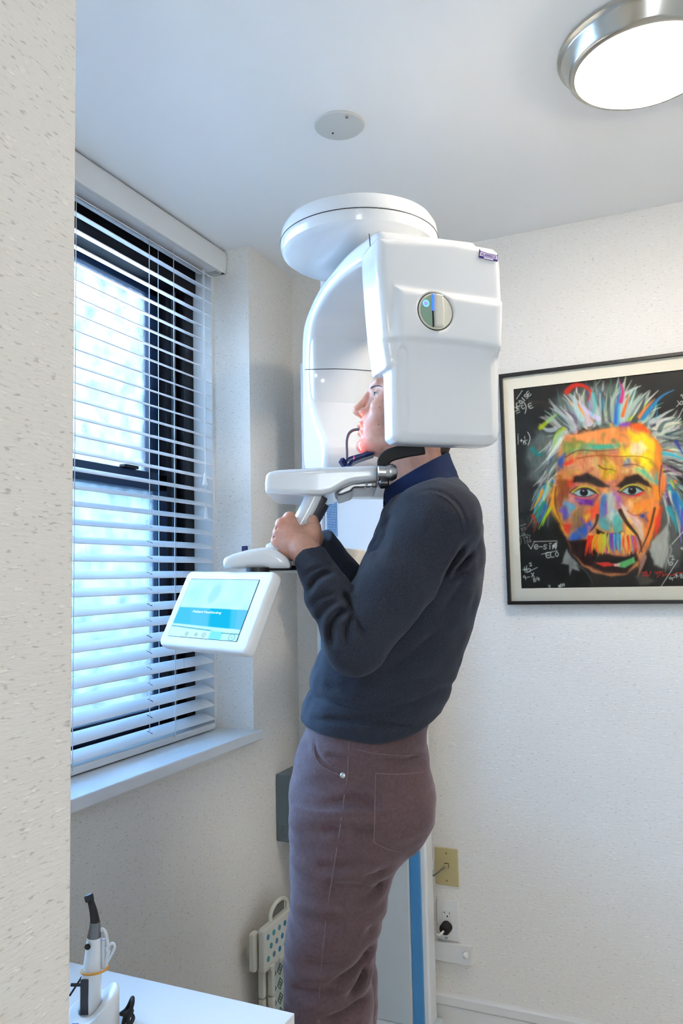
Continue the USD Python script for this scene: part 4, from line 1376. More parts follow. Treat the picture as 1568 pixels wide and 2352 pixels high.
def surf(f, px, py, w0, w1, off=0.0, n=400):
    """Point where the sight line meets the implicit surface, moved outward by off."""
    ws = np.linspace(w0, w1, n)
    P = np.array([V(px, py, w) for w in ws])
    val = f((P[:, 0], P[:, 1], P[:, 2]))
    i = np.argmax(val < 0)
    if val[i] >= 0:
        i = int(np.argmin(val))
    t = val[i - 1] / (val[i - 1] - val[i]) if i > 0 and val[i] < 0 else 0
    p = P[max(i - 1, 0)] * (1 - t) + P[i] * t
    if off:
        e = 8e-4
        g = np.array([f(tuple(np.array([q]) for q in p + e * d_))[0] - f(tuple(np.array([q]) for q in p - e * d_))[0] for d_ in np.eye(3)])
        p = p + g / max(np.linalg.norm(g), 1e-9) * off
    return p


for s in (-1, 1):
    bp = np.array([surf(head_f, x, y, 1.5, 1.75, -.0006) for x, y in ((850.5, 893), (854, 889.5), (859, 887), (865, 886), (871, 886.5), (878, 889))])
    if s > 0:
        bp[:, 1] = 2 * WM - bp[:, 1]
    obj('eyebrow', tube(W(spline(bp, 24)), np.interp(np.linspace(0, 1, 24), [0, .15, .5, 1], [.0010, .0019, .0017, .0008]), 8), HAIR, man)
    c = EYE_C[0 if s < 0 else 1]
    e = trimesh.creation.icosphere(3, .0121)
    e.vertices = W(e.vertices @ np.diag([1, 1, 1]) + c)
    eye = obj('eye', e, M('eye_white', lin((170, 160, 156)), .2), man, smooth=True)
    ic = W(c + np.array([-.0112, s * .0012, .0006]))
    obj('iris', cyl(ic, ic + W(np.array([-.0012, 0, 0])), .0054, n=20), M('brown_iris', lin((58, 42, 34)), .15), eye)
    lp = [c + .0136 * np.array([-math.cos(a) * .93, math.sin(a) * 1.0, .20 + .0 * a]) for a in np.linspace(-.9, .9, 10)]
    obj('eyelashes', tube(W(np.array(lp)), .0006, 6), HAIR, man)
for px, py in ((842, 1035), (869, 975), (871, 936)):
    q = surf(head_f, px, py, 1.5, 1.7)
    mo = trimesh.creation.icosphere(1, .0011)
    mo.vertices = W(mo.vertices + q)
    obj('mole', mo, M('mole_brown', lin((104, 64, 52)), .6), body)

# ---- trouser seams, pocket, rivet, waistband
THREAD = M('plum_thread', lin((118, 96, 96)), .8)


def stitch(pts, r=.0009, f=trousers, w0=1.40, w1=1.75, off=.0002, name='seam', par=None, mat=None, n=30):
    p = spline(np.array([surf(f, x, y, w0, w1, off) for x, y in pts]), n)
    return obj(name, tube(W(p), r, 6), mat or THREAD, par or man)


stitch([(801, 1704), (800, 1740), (797, 1785), (790, 1830), (784, 1880), (778, 1920), (770, 1970), (762, 2020), (754, 2070), (748, 2120), (742, 2170), (737, 2230), (733, 2290), (731, 2350)], .0011, name='side_seam')
stitch([(721, 1712), (724, 1738), (738, 1758), (762, 1773), (786, 1783)], .0010, name='pocket_edge')
stitch([(862, 1776), (900, 1778), (940, 1777), (972, 1773)], .0013, name='pocket_edge')
stitch([(862, 1776), (861, 1830), (860, 1880), (858, 1934)], .0011, name='pocket_seam')
stitch([(858, 1934), (880, 1946), (905, 1955), (921, 1957)], .0011, name='pocket_seam')
stitch([(820, 1722), (870, 1732), (920, 1735), (972, 1733)], .0009, name='waistband_seam')
rq, ro = surf(trousers, 787, 1781, 1.40, 1.7), surf(trousers, 787, 1781, 1.40, 1.7, .003)
rn = W(ro - rq)
rn /= np.linalg.norm(rn)
obj('rivet', lathe([(0, -.001), (.0052, -.001), (.0052, .001), (.004, .0022), (.0022, .0024), (.0018, .0016), (0, .0016)], 20, axis_frame(W(rq), rn)), M('rivet_silver', lin((205, 205, 205)), .25, metal=1), man, smooth=40, label='round silver pocket rivet')
stitch([(985, 1131), (1012, 1139), (1040, 1161), (1056, 1191), (1063, 1228)], .0007, f=sweater, w0=1.33, w1=1.7, off=-.0002, name='armhole_seam', mat=M('knit_dark', lin((30, 34, 42)), .9))

# ---- red laser line: unseen source placed beside the chin rest, slit mask shapes it
LE = V(787, 1065, 1.590)
LT = V(827.5, 1000, 1.632)
ldir = LT - LE
ldir /= np.linalg.norm(ldir)
lnx = np.array([ldir[1], -ldir[0], 0])
lnx /= np.linalg.norm(lnx)
LF = Frame(W(LE), W(lnx), W(ldir), W(np.cross(lnx, ldir)))
obj('laser_slit_mask', cat(obox(LF, (.00014, .0065, -.0048), (.0040, .0085, .0075)), obox(LF, (-.0040, .0065, -.0048), (-.00014, .0085, .0075)), obox(LF, (.0032, -.003, -.0048), (.0040, .0085, .0075)), obox(LF, (-.0040, -.003, -.0048), (-.0032, .0085, .0075)),
                         obox(LF, (-.0040, -.004, -.0048), (.0040, -.003, .0075)), obox(LF, (-.0040, -.004, -.0056), (.0040, .0085, -.0048)), obox(LF, (-.0040, -.004, .0075), (.0040, .0085, .0083)), obox(LF, (-.0040, .0065, .0019), (.0040, .0085, .0075))), NAVY, unit, label='tiny slit mask placed to shape the red light into a line')
las = UsdLux.SphereLight.Define(stage, unit.path + '/unseen_laser_light')
las.AddTranslateOp().Set(Gf.Vec3d(*map(float, W(LE) - unit.o)))
lm = np.eye(4)
zax = -W(ldir)
xax = W(lnx)
yax = np.cross(zax, xax)
lm[0, :3], lm[1, :3], lm[2, :3] = xax, yax, zax
las.AddTransformOp().Set(Gf.Matrix4d(*lm.flatten().tolist()))
las.CreateRadiusAttr(.00015)
las.CreateNormalizeAttr(True)
las.CreateColorAttr(Gf.Vec3f(1.0, .02, .02))
las.CreateIntensityAttr(12.0)
sh_ = UsdLux.ShapingAPI.Apply(las.GetPrim())
sh_.CreateShapingConeAngleAttr(38.0)
sh_.CreateShapingConeSoftnessAttr(.1)

# ================================================================== framed picture
fl, fr_, fz0, fz1 = -.522, .101, 1.268, 1.981
ix0, ix1, iz0, iz1 = -.4805, .0590, 1.3165, 1.932
pic = thing('framed_picture', 'black-framed colourful painting of a wild-haired moustached old man on the back wall', 'framed picture', (fl, YB, fz0))
bw, bd = .0105, .026
FRB = M('picture_frame_black', lin((22, 21, 20)), .35)
yf0 = YB - bd
for nm, lo, hi in (('top', (fl, yf0, fz1 - bw), (fr_, YB, fz1)), ('bottom', (fl, yf0, fz0), (fr_, YB, fz0 + bw)), ('l', (fl, yf0, fz0 + bw), (fl + bw, YB, fz1 - bw)), ('r', (fr_ - bw, yf0, fz0 + bw), (fr_, YB, fz1 - bw))):
    obj('frame_bar', box(lo, hi, .0012), FRB, pic)
MATB = M('mat_board', lin((240, 234, 220)), .8, spec=.15)
ym = YB - .014
g_ = .004
for lo, hi in (((fl + bw, ym, iz1), (fr_ - bw, YB - .004, fz1 - bw)), ((fl + bw, ym, fz0 + bw), (fr_ - bw, YB - .004, iz0)), ((fl + bw, ym, iz0), (ix0, YB - .004, iz1)), ((ix1, ym, iz0), (fr_ - bw, YB - .004, iz1))):
    obj('mat_board', box(lo, hi), MATB, pic)
obj('glazing', box((fl + bw - .002, YB - .0205, fz0 + bw - .002), (fr_ - bw + .002, YB - .0185, fz1 - bw + .002)), pane_mat('picture_glass', (.985, .99, .985), 1.2), pic, label='clear picture glass')

NX, NZ = 384, 440
gx, gz = np.meshgrid(np.linspace(ix0 - .002, ix1 + .002, NX), np.linspace(iz0 - .002, iz1 + .002, NZ))
yp_ = YB - .010
G3 = np.stack([gx, np.full_like(gx, yp_), gz], -1) - EYE
dep = G3 @ fwd
PX = IMG_W / 2 + FPX * (G3 @ rgt) / dep          # used only to lay out the print's design in the units it was sketched in
PY = IMG_H / 2 - FPX * (G3 @ upv) / dep
CX, CY = (PX - 1140) * 3.664, (PY - 780) * 3.664
CAN = np.zeros((NZ, NX, 3)) + np.array([30, 29, 29.])
WN1 = meshkit.fbm(np.stack([CX / 90, CY / 90, CX * 0], -1), 3, 41) - .5
WN2 = meshkit.fbm(np.stack([CX / 90, CY / 90, CX * 0 + 9], -1), 3, 43) - .5
BR = meshkit.fbm(np.stack([CX / 14, CY / 60, CX * 0], -1), 3, 47) - .5
CAN += (WN1 * 22)[..., None] + np.array([10, 16, 16]) * np.clip((700 - CX) / 500, 0, 1)[..., None] * .8


def blot(mask, col, a=1.0):
    global CAN
    m = (mask * a)[..., None]
    col = np.array(col, float) + (BR * 26)[..., None] + (WN1 * 14)[..., None]
    CAN = CAN * (1 - m) + col * m


def patch(pts, col, soft=9, warp=36, a=1.0):
    p = np.asarray(pts, float)
    x0, y0 = p.min(0) - 60
    x1, y1 = p.max(0) + 60
    sel = (CX > x0) & (CX < x1) & (CY > y0) & (CY < y1)
    d = np.full(CX.shape, 99.)
    d[sel] = poly_sdf(p, CX[sel] + WN1[sel] * warp, CY[sel] + WN2[sel] * warp)
    blot(1 / (1 + np.exp(np.clip(d / soft * 2.2, -30, 30))), col, a)


def stroke(pts, wd, col, a=1.0, taper=True, soft=2.5, n=9):
    global CAN
    p = np.asarray(pts, float)
    p = spline(p, n) if len(p) > 2 else np.linspace(p[0], p[1], 3)
    x0, y0 = p.min(0) - wd - 8
    x1, y1 = p.max(0) + wd + 8
    sel = (CX > x0) & (CX < x1) & (CY > y0) & (CY < y1)
    if not sel.any():
        return
    X, Y = CX[sel], CY[sel]
    best = np.full(X.shape, 1e9)
    L = len(p) - 1
    for i in range(L):
        e = p[i + 1] - p[i]
        t = np.clip(((X - p[i, 0]) * e[0] + (Y - p[i, 1]) * e[1]) / (e @ e + 1e-9), 0, 1)
        s = (i + t) / L
        wl = wd * ((1 - .85 * s ** 1.5) if taper else 1)
        best = np.minimum(best, np.hypot(X - p[i, 0] - t * e[0], Y - p[i, 1] - t * e[1]) - wl)
    m = (a / (1 + np.exp(np.clip(best / soft, -30, 30))))[:, None]
    c = np.array(col, float) + (BR[sel] * 18)[:, None]
    CAN[sel] = CAN[sel] * (1 - m) + c * m


rp = np.random.default_rng(11)
GREYS = [(206, 212, 208), (176, 186, 182), (150, 160, 158), (222, 224, 218), (110, 118, 116), (74, 80, 80), (190, 196, 196)]
ACC = [(64, 150, 190), (72, 184, 176), (60, 100, 190), (226, 90, 50), (190, 60, 120), (170, 196, 60), (120, 80, 170), (240, 150, 70), (84, 190, 200)]


def hairs(n, fn, wd=(8, 20), acc=.12, a=(.5, .95), cols=GREYS):
    for _ in range(n):
        pts = fn()
        col = ACC[rp.integers(len(ACC))] if rp.random() < acc else cols[rp.integers(len(cols))]
        stroke(pts, rp.uniform(*wd), np.array(col) + rp.normal(0, 8, 3), rp.uniform(*a))


J = lambda s: rp.normal(0, s, 2)


def top_hair():
    s = rp.uniform(0, 1)
    b = np.array([520 + 820 * s, 790 - 110 * math.sin(math.pi * s)]) + J(22)
    ang = math.radians(205 + 130 * s + rp.normal(0, 9))
    L = rp.uniform(150, 330) * (.75 + .4 * math.sin(math.pi * s))
    d = np.array([math.cos(ang), math.sin(ang)])
    k = np.array([-d[1], d[0]]) * rp.normal(0, 26)
    return [b, b + d * L * .5 + k, b + d * L]


def left_hair():
    s = rp.uniform(0, 1)
    b = np.array([560 - 70 * s, 760 + 440 * s]) + J(16)
    L = rp.uniform(110, 240)
    ang = math.radians(128 + 14 * s + rp.normal(0, 10))
    d = np.array([math.cos(ang), math.sin(ang)])
    return [b, b + d * L * .5 + J(16), b + d * L + [20 * s, 40]]


def right_hair():
    s = rp.uniform(0, 1)
    b = np.array([1330 + 90 * s, 720 + 500 * s]) + J(20)
    ang = math.radians(-28 + 70 * s + rp.normal(0, 13))
    L = rp.uniform(110, 260)
    d = np.array([math.cos(ang), math.sin(ang)])
    return [b, b + d * L * .5 + J(16), b + d * L]


def low_left():
    b = np.array([rp.uniform(360, 480), rp.uniform(1180, 1420)])
    ang = math.radians(rp.normal(112, 9))
    L = rp.uniform(120, 260)
    d = np.array([math.cos(ang), math.sin(ang)])
    return [b, b + d * L * .5 + J(8), b + d * L]


def low_right():
    b = np.array([rp.uniform(1400, 1620), rp.uniform(1180, 1500)])
    ang = math.radians(rp.normal(76, 9))
    L = rp.uniform(140, 320)
    d = np.array([math.cos(ang), math.sin(ang)])
    return [b, b + d * L * .5 + J(10), b + d * L]


for cx_, cy_, rx_, ry_, cl in ((420, 1000, 150, 240, (128, 138, 136)), (900, 560, 400, 190, (132, 142, 138)), (1480, 900, 190, 250, (150, 158, 152)), (420, 1350, 90, 230, (84, 96, 96)), (1450, 1600, 150, 330, (120, 126, 122))):
    patch([(cx_ + rx_ * math.cos(t_), cy_ + ry_ * math.sin(t_)) for t_ in np.linspace(0, 2 * np.pi, 30, endpoint=False)], cl, 40, 90, .75)
hairs(150, top_hair, (12, 28), .08)
hairs(130, left_hair, (10, 24), .04)
hairs(130, right_hair, (10, 24), .05)
hairs(40, low_left, (6, 15), .45)
hairs(46, low_right, (8, 18), .40)
for pts, wd, col in (([(590, 440), (640, 390), (720, 385), (790, 440), (770, 510)], 22, (206, 62, 44)), ([(1010, 740), (1025, 560), (1040, 420), (1025, 340)], 22, (92, 178, 196)), ([(1045, 520), (1060, 430), (1030, 345)], 17, (206, 66, 128)),
                     ([(1000, 700), (1010, 560), (1030, 470)], 15, (70, 110, 190)), ([(1230, 660), (1310, 560), (1400, 470), (1490, 425)], 20, (66, 146, 200)), ([(1200, 650), (1270, 560), (1330, 500)], 15, (240, 150, 100)), ([(1060, 640), (1090, 540), (1110, 470)], 13, (226, 110, 50)),
                     ([(370, 740), (430, 690), (500, 630)], 20, (172, 186, 50)), ([(430, 690), (500, 630)], 12, (150, 190, 180)), ([(300, 920), (360, 970), (400, 950)], 20, (52, 130, 130)), ([(810, 460), (830, 560), (800, 640)], 16, (120, 190, 196)), ([(1500, 1320), (1530, 1450), (1560, 1560)], 26, (62, 120, 180)),
                     ([(1450, 1420), (1500, 1540), (1520, 1620)], 22, (72, 166, 176)), ([(400, 1380), (340, 1480), (310, 1580)], 20, (58, 138, 124)), ([(410, 1400), (390, 1470), (360, 1540)], 15, (60, 110, 170)), ([(300, 1480), (330, 1560), (310, 1620)], 12, (170, 66, 50)), ([(1510, 860), (1568, 960)], 14, (70, 80, 160))):
    stroke(pts, wd, col, .9, soft=4)
# face
FACE = [(575, 800), (520, 960), (498, 1180), (500, 1330), (525, 1480), (575, 1650), (640, 1800), (720, 1900), (820, 1960), (960, 1990), (1090, 1975), (1190, 1910), (1260, 1790), (1310, 1640), (1370, 1450), (1395, 1250), (1390, 1040), (1370, 880), (1280, 760), (1150, 715), (1000, 730), (850, 775), (700, 800)]
patch(FACE, (206, 146, 104), 12, 16)
PAT = [
    ([(590, 800), (760, 770), (960, 740), (1120, 790), (1100, 900), (900, 910), (700, 860)], (236, 166, 112)), ([(560, 860), (700, 850), (900, 900), (1040, 900), (860, 930), (680, 960), (570, 980)], (134, 146, 84)),
    ([(620, 940), (760, 880), (900, 895), (1060, 890), (980, 935), (780, 935)], (92, 182, 166)), ([(1110, 770), (1270, 780), (1340, 880), (1330, 1060), (1250, 1180), (1180, 1000), (1040, 980), (1120, 880)], (238, 214, 70)),
    ([(1130, 870), (1230, 850), (1270, 930), (1190, 980), (1110, 950)], (244, 228, 196)), ([(1330, 840), (1385, 920), (1390, 1160), (1350, 1120), (1340, 960)], (236, 150, 76)), ([(1090, 720), (1200, 700), (1300, 780), (1180, 760)], (232, 112, 56)),
    ([(1040, 720), (1120, 700), (1130, 745), (1060, 755)], (140, 92, 180)), ([(520, 1010), (580, 960), (570, 1090), (520, 1110)], (64, 96, 160)), ([(570, 1060), (640, 1010), (690, 1000), (660, 1040), (600, 1090)], (214, 72, 56)),
    ([(590, 1080), (700, 1000), (900, 990), (1000, 1040), (940, 1160), (760, 1130), (640, 1110)], (214, 160, 124)), ([(860, 1080), (960, 1040), (1010, 1100), (960, 1190), (890, 1150)], (214, 186, 70)), ([(1080, 990), (1130, 990), (1120, 1080), (1085, 1070)], (124, 150, 196)),
    ([(1060, 1110), (1200, 1070), (1300, 1130), (1330, 1220), (1250, 1190), (1130, 1140)], (240, 208, 160)), ([(1180, 1110), (1240, 1100), (1300, 1180), (1350, 1220), (1340, 1120), (1310, 1200)], (98, 190, 178)),
    ([(500, 1180), (590, 1180), (640, 1260), (600, 1340), (520, 1420)], (142, 88, 66)), ([(600, 1190), (650, 1150), (640, 1240), (600, 1240)], (206, 76, 56)), ([(480, 1230), (495, 1230), (500, 1400), (590, 1660), (540, 1600), (470, 1450), (450, 1320)], (224, 166, 76)),
    ([(640, 1330), (780, 1340), (850, 1310), (800, 1390), (700, 1400)], (112, 70, 150)), ([(590, 1400), (640, 1370), (670, 1420), (620, 1470)], (84, 164, 190)), ([(540, 1400), (590, 1390), (600, 1530), (550, 1520)], (104, 108, 168)),
    ([(640, 1480), (740, 1400), (760, 1500), (700, 1600), (620, 1620)], (140, 112, 86)), ([(740, 1480), (850, 1350), (870, 1450), (800, 1560), (740, 1540)], (226, 106, 74)), ([(560, 1560), (640, 1560), (620, 1640), (580, 1620)], (216, 76, 60)),
    ([(600, 1690), (700, 1580), (800, 1520), (820, 1560), (740, 1680), (660, 1720)], (74, 108, 184)), ([(730, 1490), (780, 1460), (790, 1500), (740, 1530)], (222, 190, 80)),
    ([(880, 1300), (930, 1290), (920, 1480), (880, 1560), (860, 1450)], (92, 134, 182)), ([(920, 1280), (990, 1280), (990, 1400), (1050, 1520), (1000, 1600), (940, 1540), (930, 1400)], (196, 208, 204)), ([(870, 1520), (930, 1500), (960, 1610), (880, 1590)], (104, 170, 180)),
    ([(1000, 1440), (1070, 1530), (1060, 1600), (1000, 1640), (970, 1600)], (108, 186, 176)), ([(990, 1290), (1040, 1300), (1060, 1400), (1020, 1420)], (164, 116, 184)), ([(910, 1400), (925, 1380), (930, 1470), (915, 1490)], (130, 90, 170)),
    ([(1030, 1380), (1120, 1440), (1220, 1540), (1250, 1660), (1230, 1720), (1160, 1580), (1060, 1480)], (234, 208, 190)), ([(1100, 1400), (1260, 1360), (1350, 1340), (1290, 1470), (1170, 1460)], (238, 158, 84)), ([(1200, 1470), (1300, 1455), (1260, 1540), (1240, 1530)], (70, 84, 160)),
    ([(1260, 1480), (1350, 1380), (1390, 1400), (1330, 1600), (1270, 1760), (1250, 1660)], (238, 150, 80)), ([(1340, 1500), (1400, 1400), (1380, 1560), (1330, 1680)], (222, 78, 46)), ([(1310, 1240), (1380, 1230), (1390, 1360), (1330, 1340)], (240, 160, 70)),
    ([(1360, 1150), (1420, 1140), (1425, 1260), (1395, 1310), (1375, 1240)], (236, 150, 96)), ([(1100, 1560), (1180, 1600), (1190, 1720), (1150, 1780), (1090, 1640)], (240, 200, 110)),
]
for pts, col in PAT:
    patch(pts, col, 15, 44)
fp = sg.Polygon(FACE).buffer(-40)
for _ in range(260):
    q = np.array([rp.uniform(500, 1400), rp.uniform(720, 1980)])
    if not fp.contains(sg.Point(*q)):
        continue
    k_ = np.argmin((CX - q[0]) ** 2 + (CY - q[1]) ** 2)
    col = CAN.reshape(-1, 3)[k_] * rp.uniform(.78, 1.24) + rp.normal(0, 14, 3)
    ang = rp.normal(80, 40) * math.pi / 180
    dv_ = np.array([math.cos(ang), math.sin(ang)]) * rp.uniform(30, 75)
    stroke([q - dv_, q + rp.normal(0, 8, 2), q + dv_], rp.uniform(8, 20), np.clip(col, 0, 250), rp.uniform(.4, .8), soft=6)
for pts, wd, col in (([(580, 990), (700, 930), (800, 935), (1010, 925)], 5, (120, 72, 60)), ([(680, 1000), (850, 975), (1050, 985), (1220, 985), (1300, 1010)], 5, (150, 92, 60)), ([(1060, 1060), (1150, 1050), (1240, 1080)], 4, (110, 70, 50)), ([(860, 1060), (910, 1090), (960, 1090), (1000, 1110)], 6, (100, 76, 44)), ([(1100, 1440), (1160, 1480), (1260, 1420)], 4, (190, 90, 50)),
                     ([(1330, 1420), (1280, 1620), (1180, 1830)], 9, (70, 46, 34)), ([(1390, 1060), (1370, 1200), (1380, 1400)], 6, (96, 66, 120)), ([(500, 1240), (490, 1370), (580, 1600)], 5, (110, 74, 50))):
    stroke(pts, wd, col, .8)
# brows, eyes
patch([(650, 1150), (760, 1120), (880, 1180), (950, 1240), (860, 1240), (760, 1200), (640, 1200)], (52, 42, 38), 12, 30)
patch([(1010, 1230), (1080, 1150), (1180, 1140), (1260, 1190), (1300, 1250), (1180, 1210), (1060, 1250)], (54, 42, 38), 12, 30)
for ex, ey, lid in ((735, 1280, (196, 180, 74)), (1140, 1265, (190, 186, 96))):
    patch([(ex - 120, ey + 10), (ex - 60, ey - 40), (ex + 40, ey - 44), (ex + 120, ey + 5), (ex + 40, ey + 50), (ex - 60, ey + 48)], (44, 36, 40), 10, 16)
    patch([(ex - 88, ey + 12), (ex - 40, ey - 18), (ex + 40, ey - 18), (ex + 92, ey + 16), (ex + 30, ey + 40), (ex - 44, ey + 38)], (168, 190, 192), 6, 10)
    stroke([(ex - 100, ey + 6), (ex - 40, ey - 36), (ex + 50, ey - 38), (ex + 120, ey + 8)], 8, lid, .95, False)
    stroke([(ex - 90, ey + 30), (ex, ey + 56), (ex + 100, ey + 26)], 7, (206, 120, 130), .9, False)
    patch([(ex + 34 * math.cos(t_), ey + 6 + 30 * math.sin(t_)) for t_ in np.linspace(0, 6.28, 16, endpoint=False)], (22, 22, 30), 4, 6)
    stroke([(ex - 8, ey - 8), (ex - 2, ey - 6)], 4, (230, 232, 232), 1, False)
stroke([(1180, 1310), (1230, 1285), (1250, 1270)], 10, (220, 80, 56), .9)
# nose underside, folds, moustache, mouth, chin
patch([(840, 1590), (900, 1620), (980, 1650), (1060, 1610), (1000, 1660), (900, 1655), (840, 1630)], (44, 32, 30), 8, 16)
stroke([(1040, 1440), (1110, 1560), (1190, 1660), (1220, 1790)], 17, (52, 36, 28), .85)
stroke([(850, 1480), (830, 1560), (780, 1620)], 13, (58, 38, 40), .8)
patch([(600, 1700), (760, 1690), (860, 1800), (1100, 1830), (1180, 1760), (1200, 1860), (1100, 1960), (900, 1960), (740, 1890), (640, 1800)], (44, 26, 28), 12, 30)
MCOL = [(214, 74, 44), (230, 124, 60), (206, 180, 70), (190, 200, 84), (140, 70, 150), (96, 120, 196), (104, 186, 200), (236, 196, 120), (220, 90, 70), (168, 130, 190)]
for i in range(64):
    s = i / 63
    b = np.array([770 + 400 * s, 1668 - 26 * math.sin(math.pi * s)]) + J(6)
    stroke([b, b + [rp.normal(-14 + 24 * s, 6), 60], b + [rp.normal(-24 + 44 * s, 10), rp.uniform(110, 165)]], rp.uniform(7, 12), np.array(MCOL[int(s * 9.4 + rp.normal(0, .7)) % 10]), .92)
patch([(800, 1830), (960, 1850), (1160, 1820), (1120, 1860), (960, 1880), (840, 1865)], (22, 18, 20), 6, 10)
patch([(830, 1880), (940, 1870), (1000, 1900), (900, 1915)], (200, 70, 60), 6, 12)
patch([(1020, 1880), (1160, 1830), (1170, 1880), (1080, 1920), (1030, 1915)], (110, 176, 120), 7, 14)
patch([(980, 1885), (1040, 1880), (1030, 1910), (990, 1910)], (220, 190, 180), 5, 10)
patch([(590, 1760), (640, 1840), (680, 1880), (700, 1950), (640, 1930), (620, 1980), (600, 1900), (545, 1880)], (140, 144, 142), 7, 20)
patch([(1280, 1770), (1310, 1690), (1440, 1560), (1460, 1700), (1450, 1800), (1400, 1920), (1330, 1900)], (176, 178, 172), 12, 40)
stroke([(1240, 1830), (1220, 1900), (1190, 1990)], 24, (176, 140, 128), .9)
patch([(1160, 1990), (1230, 1960), (1340, 2040), (1200, 2070)], (104, 100, 96), 12, 20, .8)
stroke([(680, 1900), (760, 1960), (810, 2060)], 14, (96, 98, 98), .6)
# chalk writing: simple pen letters
PEN = {'C': [[(1, .1), (.4, 0), (0, .5), (.4, 1), (1, .9)]], 'O': [[(.5, 0), (0, .5), (.5, 1), (1, .5), (.5, 0)]], 'I': [[(.5, 0), (.5, 1)]], 'S': [[(1, .1), (.3, 0), (.1, .35), (.9, .65), (.7, 1), (0, .9)]], 'E': [[(1, 0), (0, 0), (0, 1), (1, 1)], [(0, .5), (.8, .5)]],
       'L': [[(0, 0), (0, 1), (.9, 1)]], 'X': [[(0, 0), (1, 1)], [(1, 0), (0, 1)]], 'e': [[(0, .6), (1, .5), (.7, .2), (.2, .3), (0, .7), (.4, 1), (1, .9)]], '-': [[(0, .6), (1, .6)]], 's': [[(.9, .3), (.3, .25), (.1, .5), (.8, .75), (.6, 1), (0, .95)]],
       'i': [[(.5, .3), (.5, 1)]], 'n': [[(0, .3), (0, 1)], [(0, .5), (.5, .28), (.9, .5), (.9, 1)]], '2': [[(0, .2), (.5, 0), (.9, .3), (.1, 1), (1, 1)]], 'b': [[(0, 0), (0, 1), (.6, 1), (.9, .7), (.5, .5), (0, .65)]], '+': [[(0, .55), (1, .55)], [(.5, .15), (.5, .95)]],
       '9': [[(.9, .4), (.4, .5), (.1, .25), (.5, 0), (.9, .3), (.8, 1)]], '8': [[(.5, .48), (.1, .22), (.5, 0), (.9, .22), (.5, .48), (0, .78), (.5, 1), (1, .78), (.5, .48)]], '4': [[(.2, 0), (.1, .55), (1, .55)], [(.8, .2), (.75, 1)]], '3': [[(0, .1), (.6, 0), (.8, .25), (.3, .48), (.9, .7), (.5, 1), (0, .9)]],
       '7': [[(0, .05), (1, 0), (.4, 1)]], '1': [[(.5, 0), (.5, 1)]], '5': [[(.9, 0), (.2, 0), (.15, .45), (.8, .5), (.8, .9), (0, 1)]], '0': [[(.5, .2), (.1, .6), (.5, 1), (.9, .6), (.5, .2)], [(1, .1), (0, 1)]], ')': [[(0, -.3), (.7, .3), (.6, .8), (.1, 1.3)]], 'D': [[(0, 0), (0, 1), (.7, .9), (.9, .5), (.6, .05), (0, 0)]], 'm': [[(0, .4), (0, 1)], [(0, .5), (.5, .4), (.5, 1)], [(.5, .5), (1, .4), (1, 1)]]}
CH = (222, 224, 220)


def pen(text, x, y, h_, ang=0.0, gap=.35, asp=.62, wd=3.6, col=CH, a=.9):
    c, s = math.cos(math.radians(ang)), math.sin(math.radians(ang))
    ox = 0
    for ch in text:
        if ch != ' ':
            for st in PEN[ch]:
                q = np.array([(ox + p[0] * h_ * asp, p[1] * h_) for p in st])
                stroke(np.c_[x + q[:, 0] * c - q[:, 1] * s, y + q[:, 0] * s + q[:, 1] * c], wd, col, a, False, 1.6, 14)
        ox += h_ * (asp + gap)


def line(p, q, wd=3.2, col=CH, a=.85):
    stroke([p, q], wd, col, a, False, 1.6)


line((265, 1725), (290, 1760)), line((290, 1760), (318, 1700)), line((318, 1700), (508, 1694))
pen('e-sin', 318, 1716, 46, 0, .22), pen('-', 446, 1702, 22), pen('0', 478, 1702, 50, 0)
line((380, 1806), (510, 1776)), pen('ELO', 420, 1795, 40, -6, .3)
pen('+b', 218, 1910, 50, -8, .1), pen('2', 275, 1880, 26, -10), line((250, 1962), (342, 1918))
pen('9-', 222, 1990, 32, -14), pen('X', 292, 1965, 34, -6), pen('84', 305, 2010, 32, -16)
line((180, 810), (182, 880)), line((180, 795), (181, 797)), pen('+', 200, 835, 26), line((226, 852), (258, 846)), line((236, 815), (238, 838)), pen('n', 228, 850, 30), pen(')', 262, 800, 66, 0, .3, .4)
pen('COISE', 160, 545, 34, -46, .35), pen('X', 155, 570, 28, -40), pen('C', 205, 560, 30, -30), pen(')', 226, 540, 62, -8, .3, .4), pen('E', 268, 545, 38, -25), line((168, 500), (215, 430)), line((152, 605), (192, 592)), line((168, 620), (196, 610))
pen('37', 205, 1590, 22, -14, wd=2.6, a=.6), pen('15', 205, 1630, 20, -14, wd=2.6, a=.6), line((195, 1655), (262, 1640), 2.4, a=.6), pen('147', 220, 1660, 24, -14, wd=2.6, a=.6), pen('138', 228, 1695, 24, -14, wd=2.6, a=.6), pen(')', 190, 1670, 70, 8, .2, .4, 2.6, a=.6)
line((195, 1570), (245, 1552), 3, a=.6)
pen('-b', 1495, 545, 44, -46, .3), pen('2', 1548, 470, 26, -40), line((1532, 655), (1568, 580), 3.6)
line((1475, 1722), (1580, 1605), 4), stroke([(1460, 1735), (1470, 1760), (1440, 1850), (1420, 1960)], 7, (176, 178, 174), .8)
pen('b', 1445, 1855, 46, -20), pen('2', 1462, 1822, 36, -20), line((1382, 2080), (1525, 1858), 4)
pen('9-X', 1448, 2005, 34, -32, .2), pen('8', 1538, 1975, 36, -20), pen('9', 1548, 1752, 30, -18)
pen('2', 436, 2068, 26), pen('mDO', 520, 2062, 22, -12, .2)
RED = (196, 60, 44)
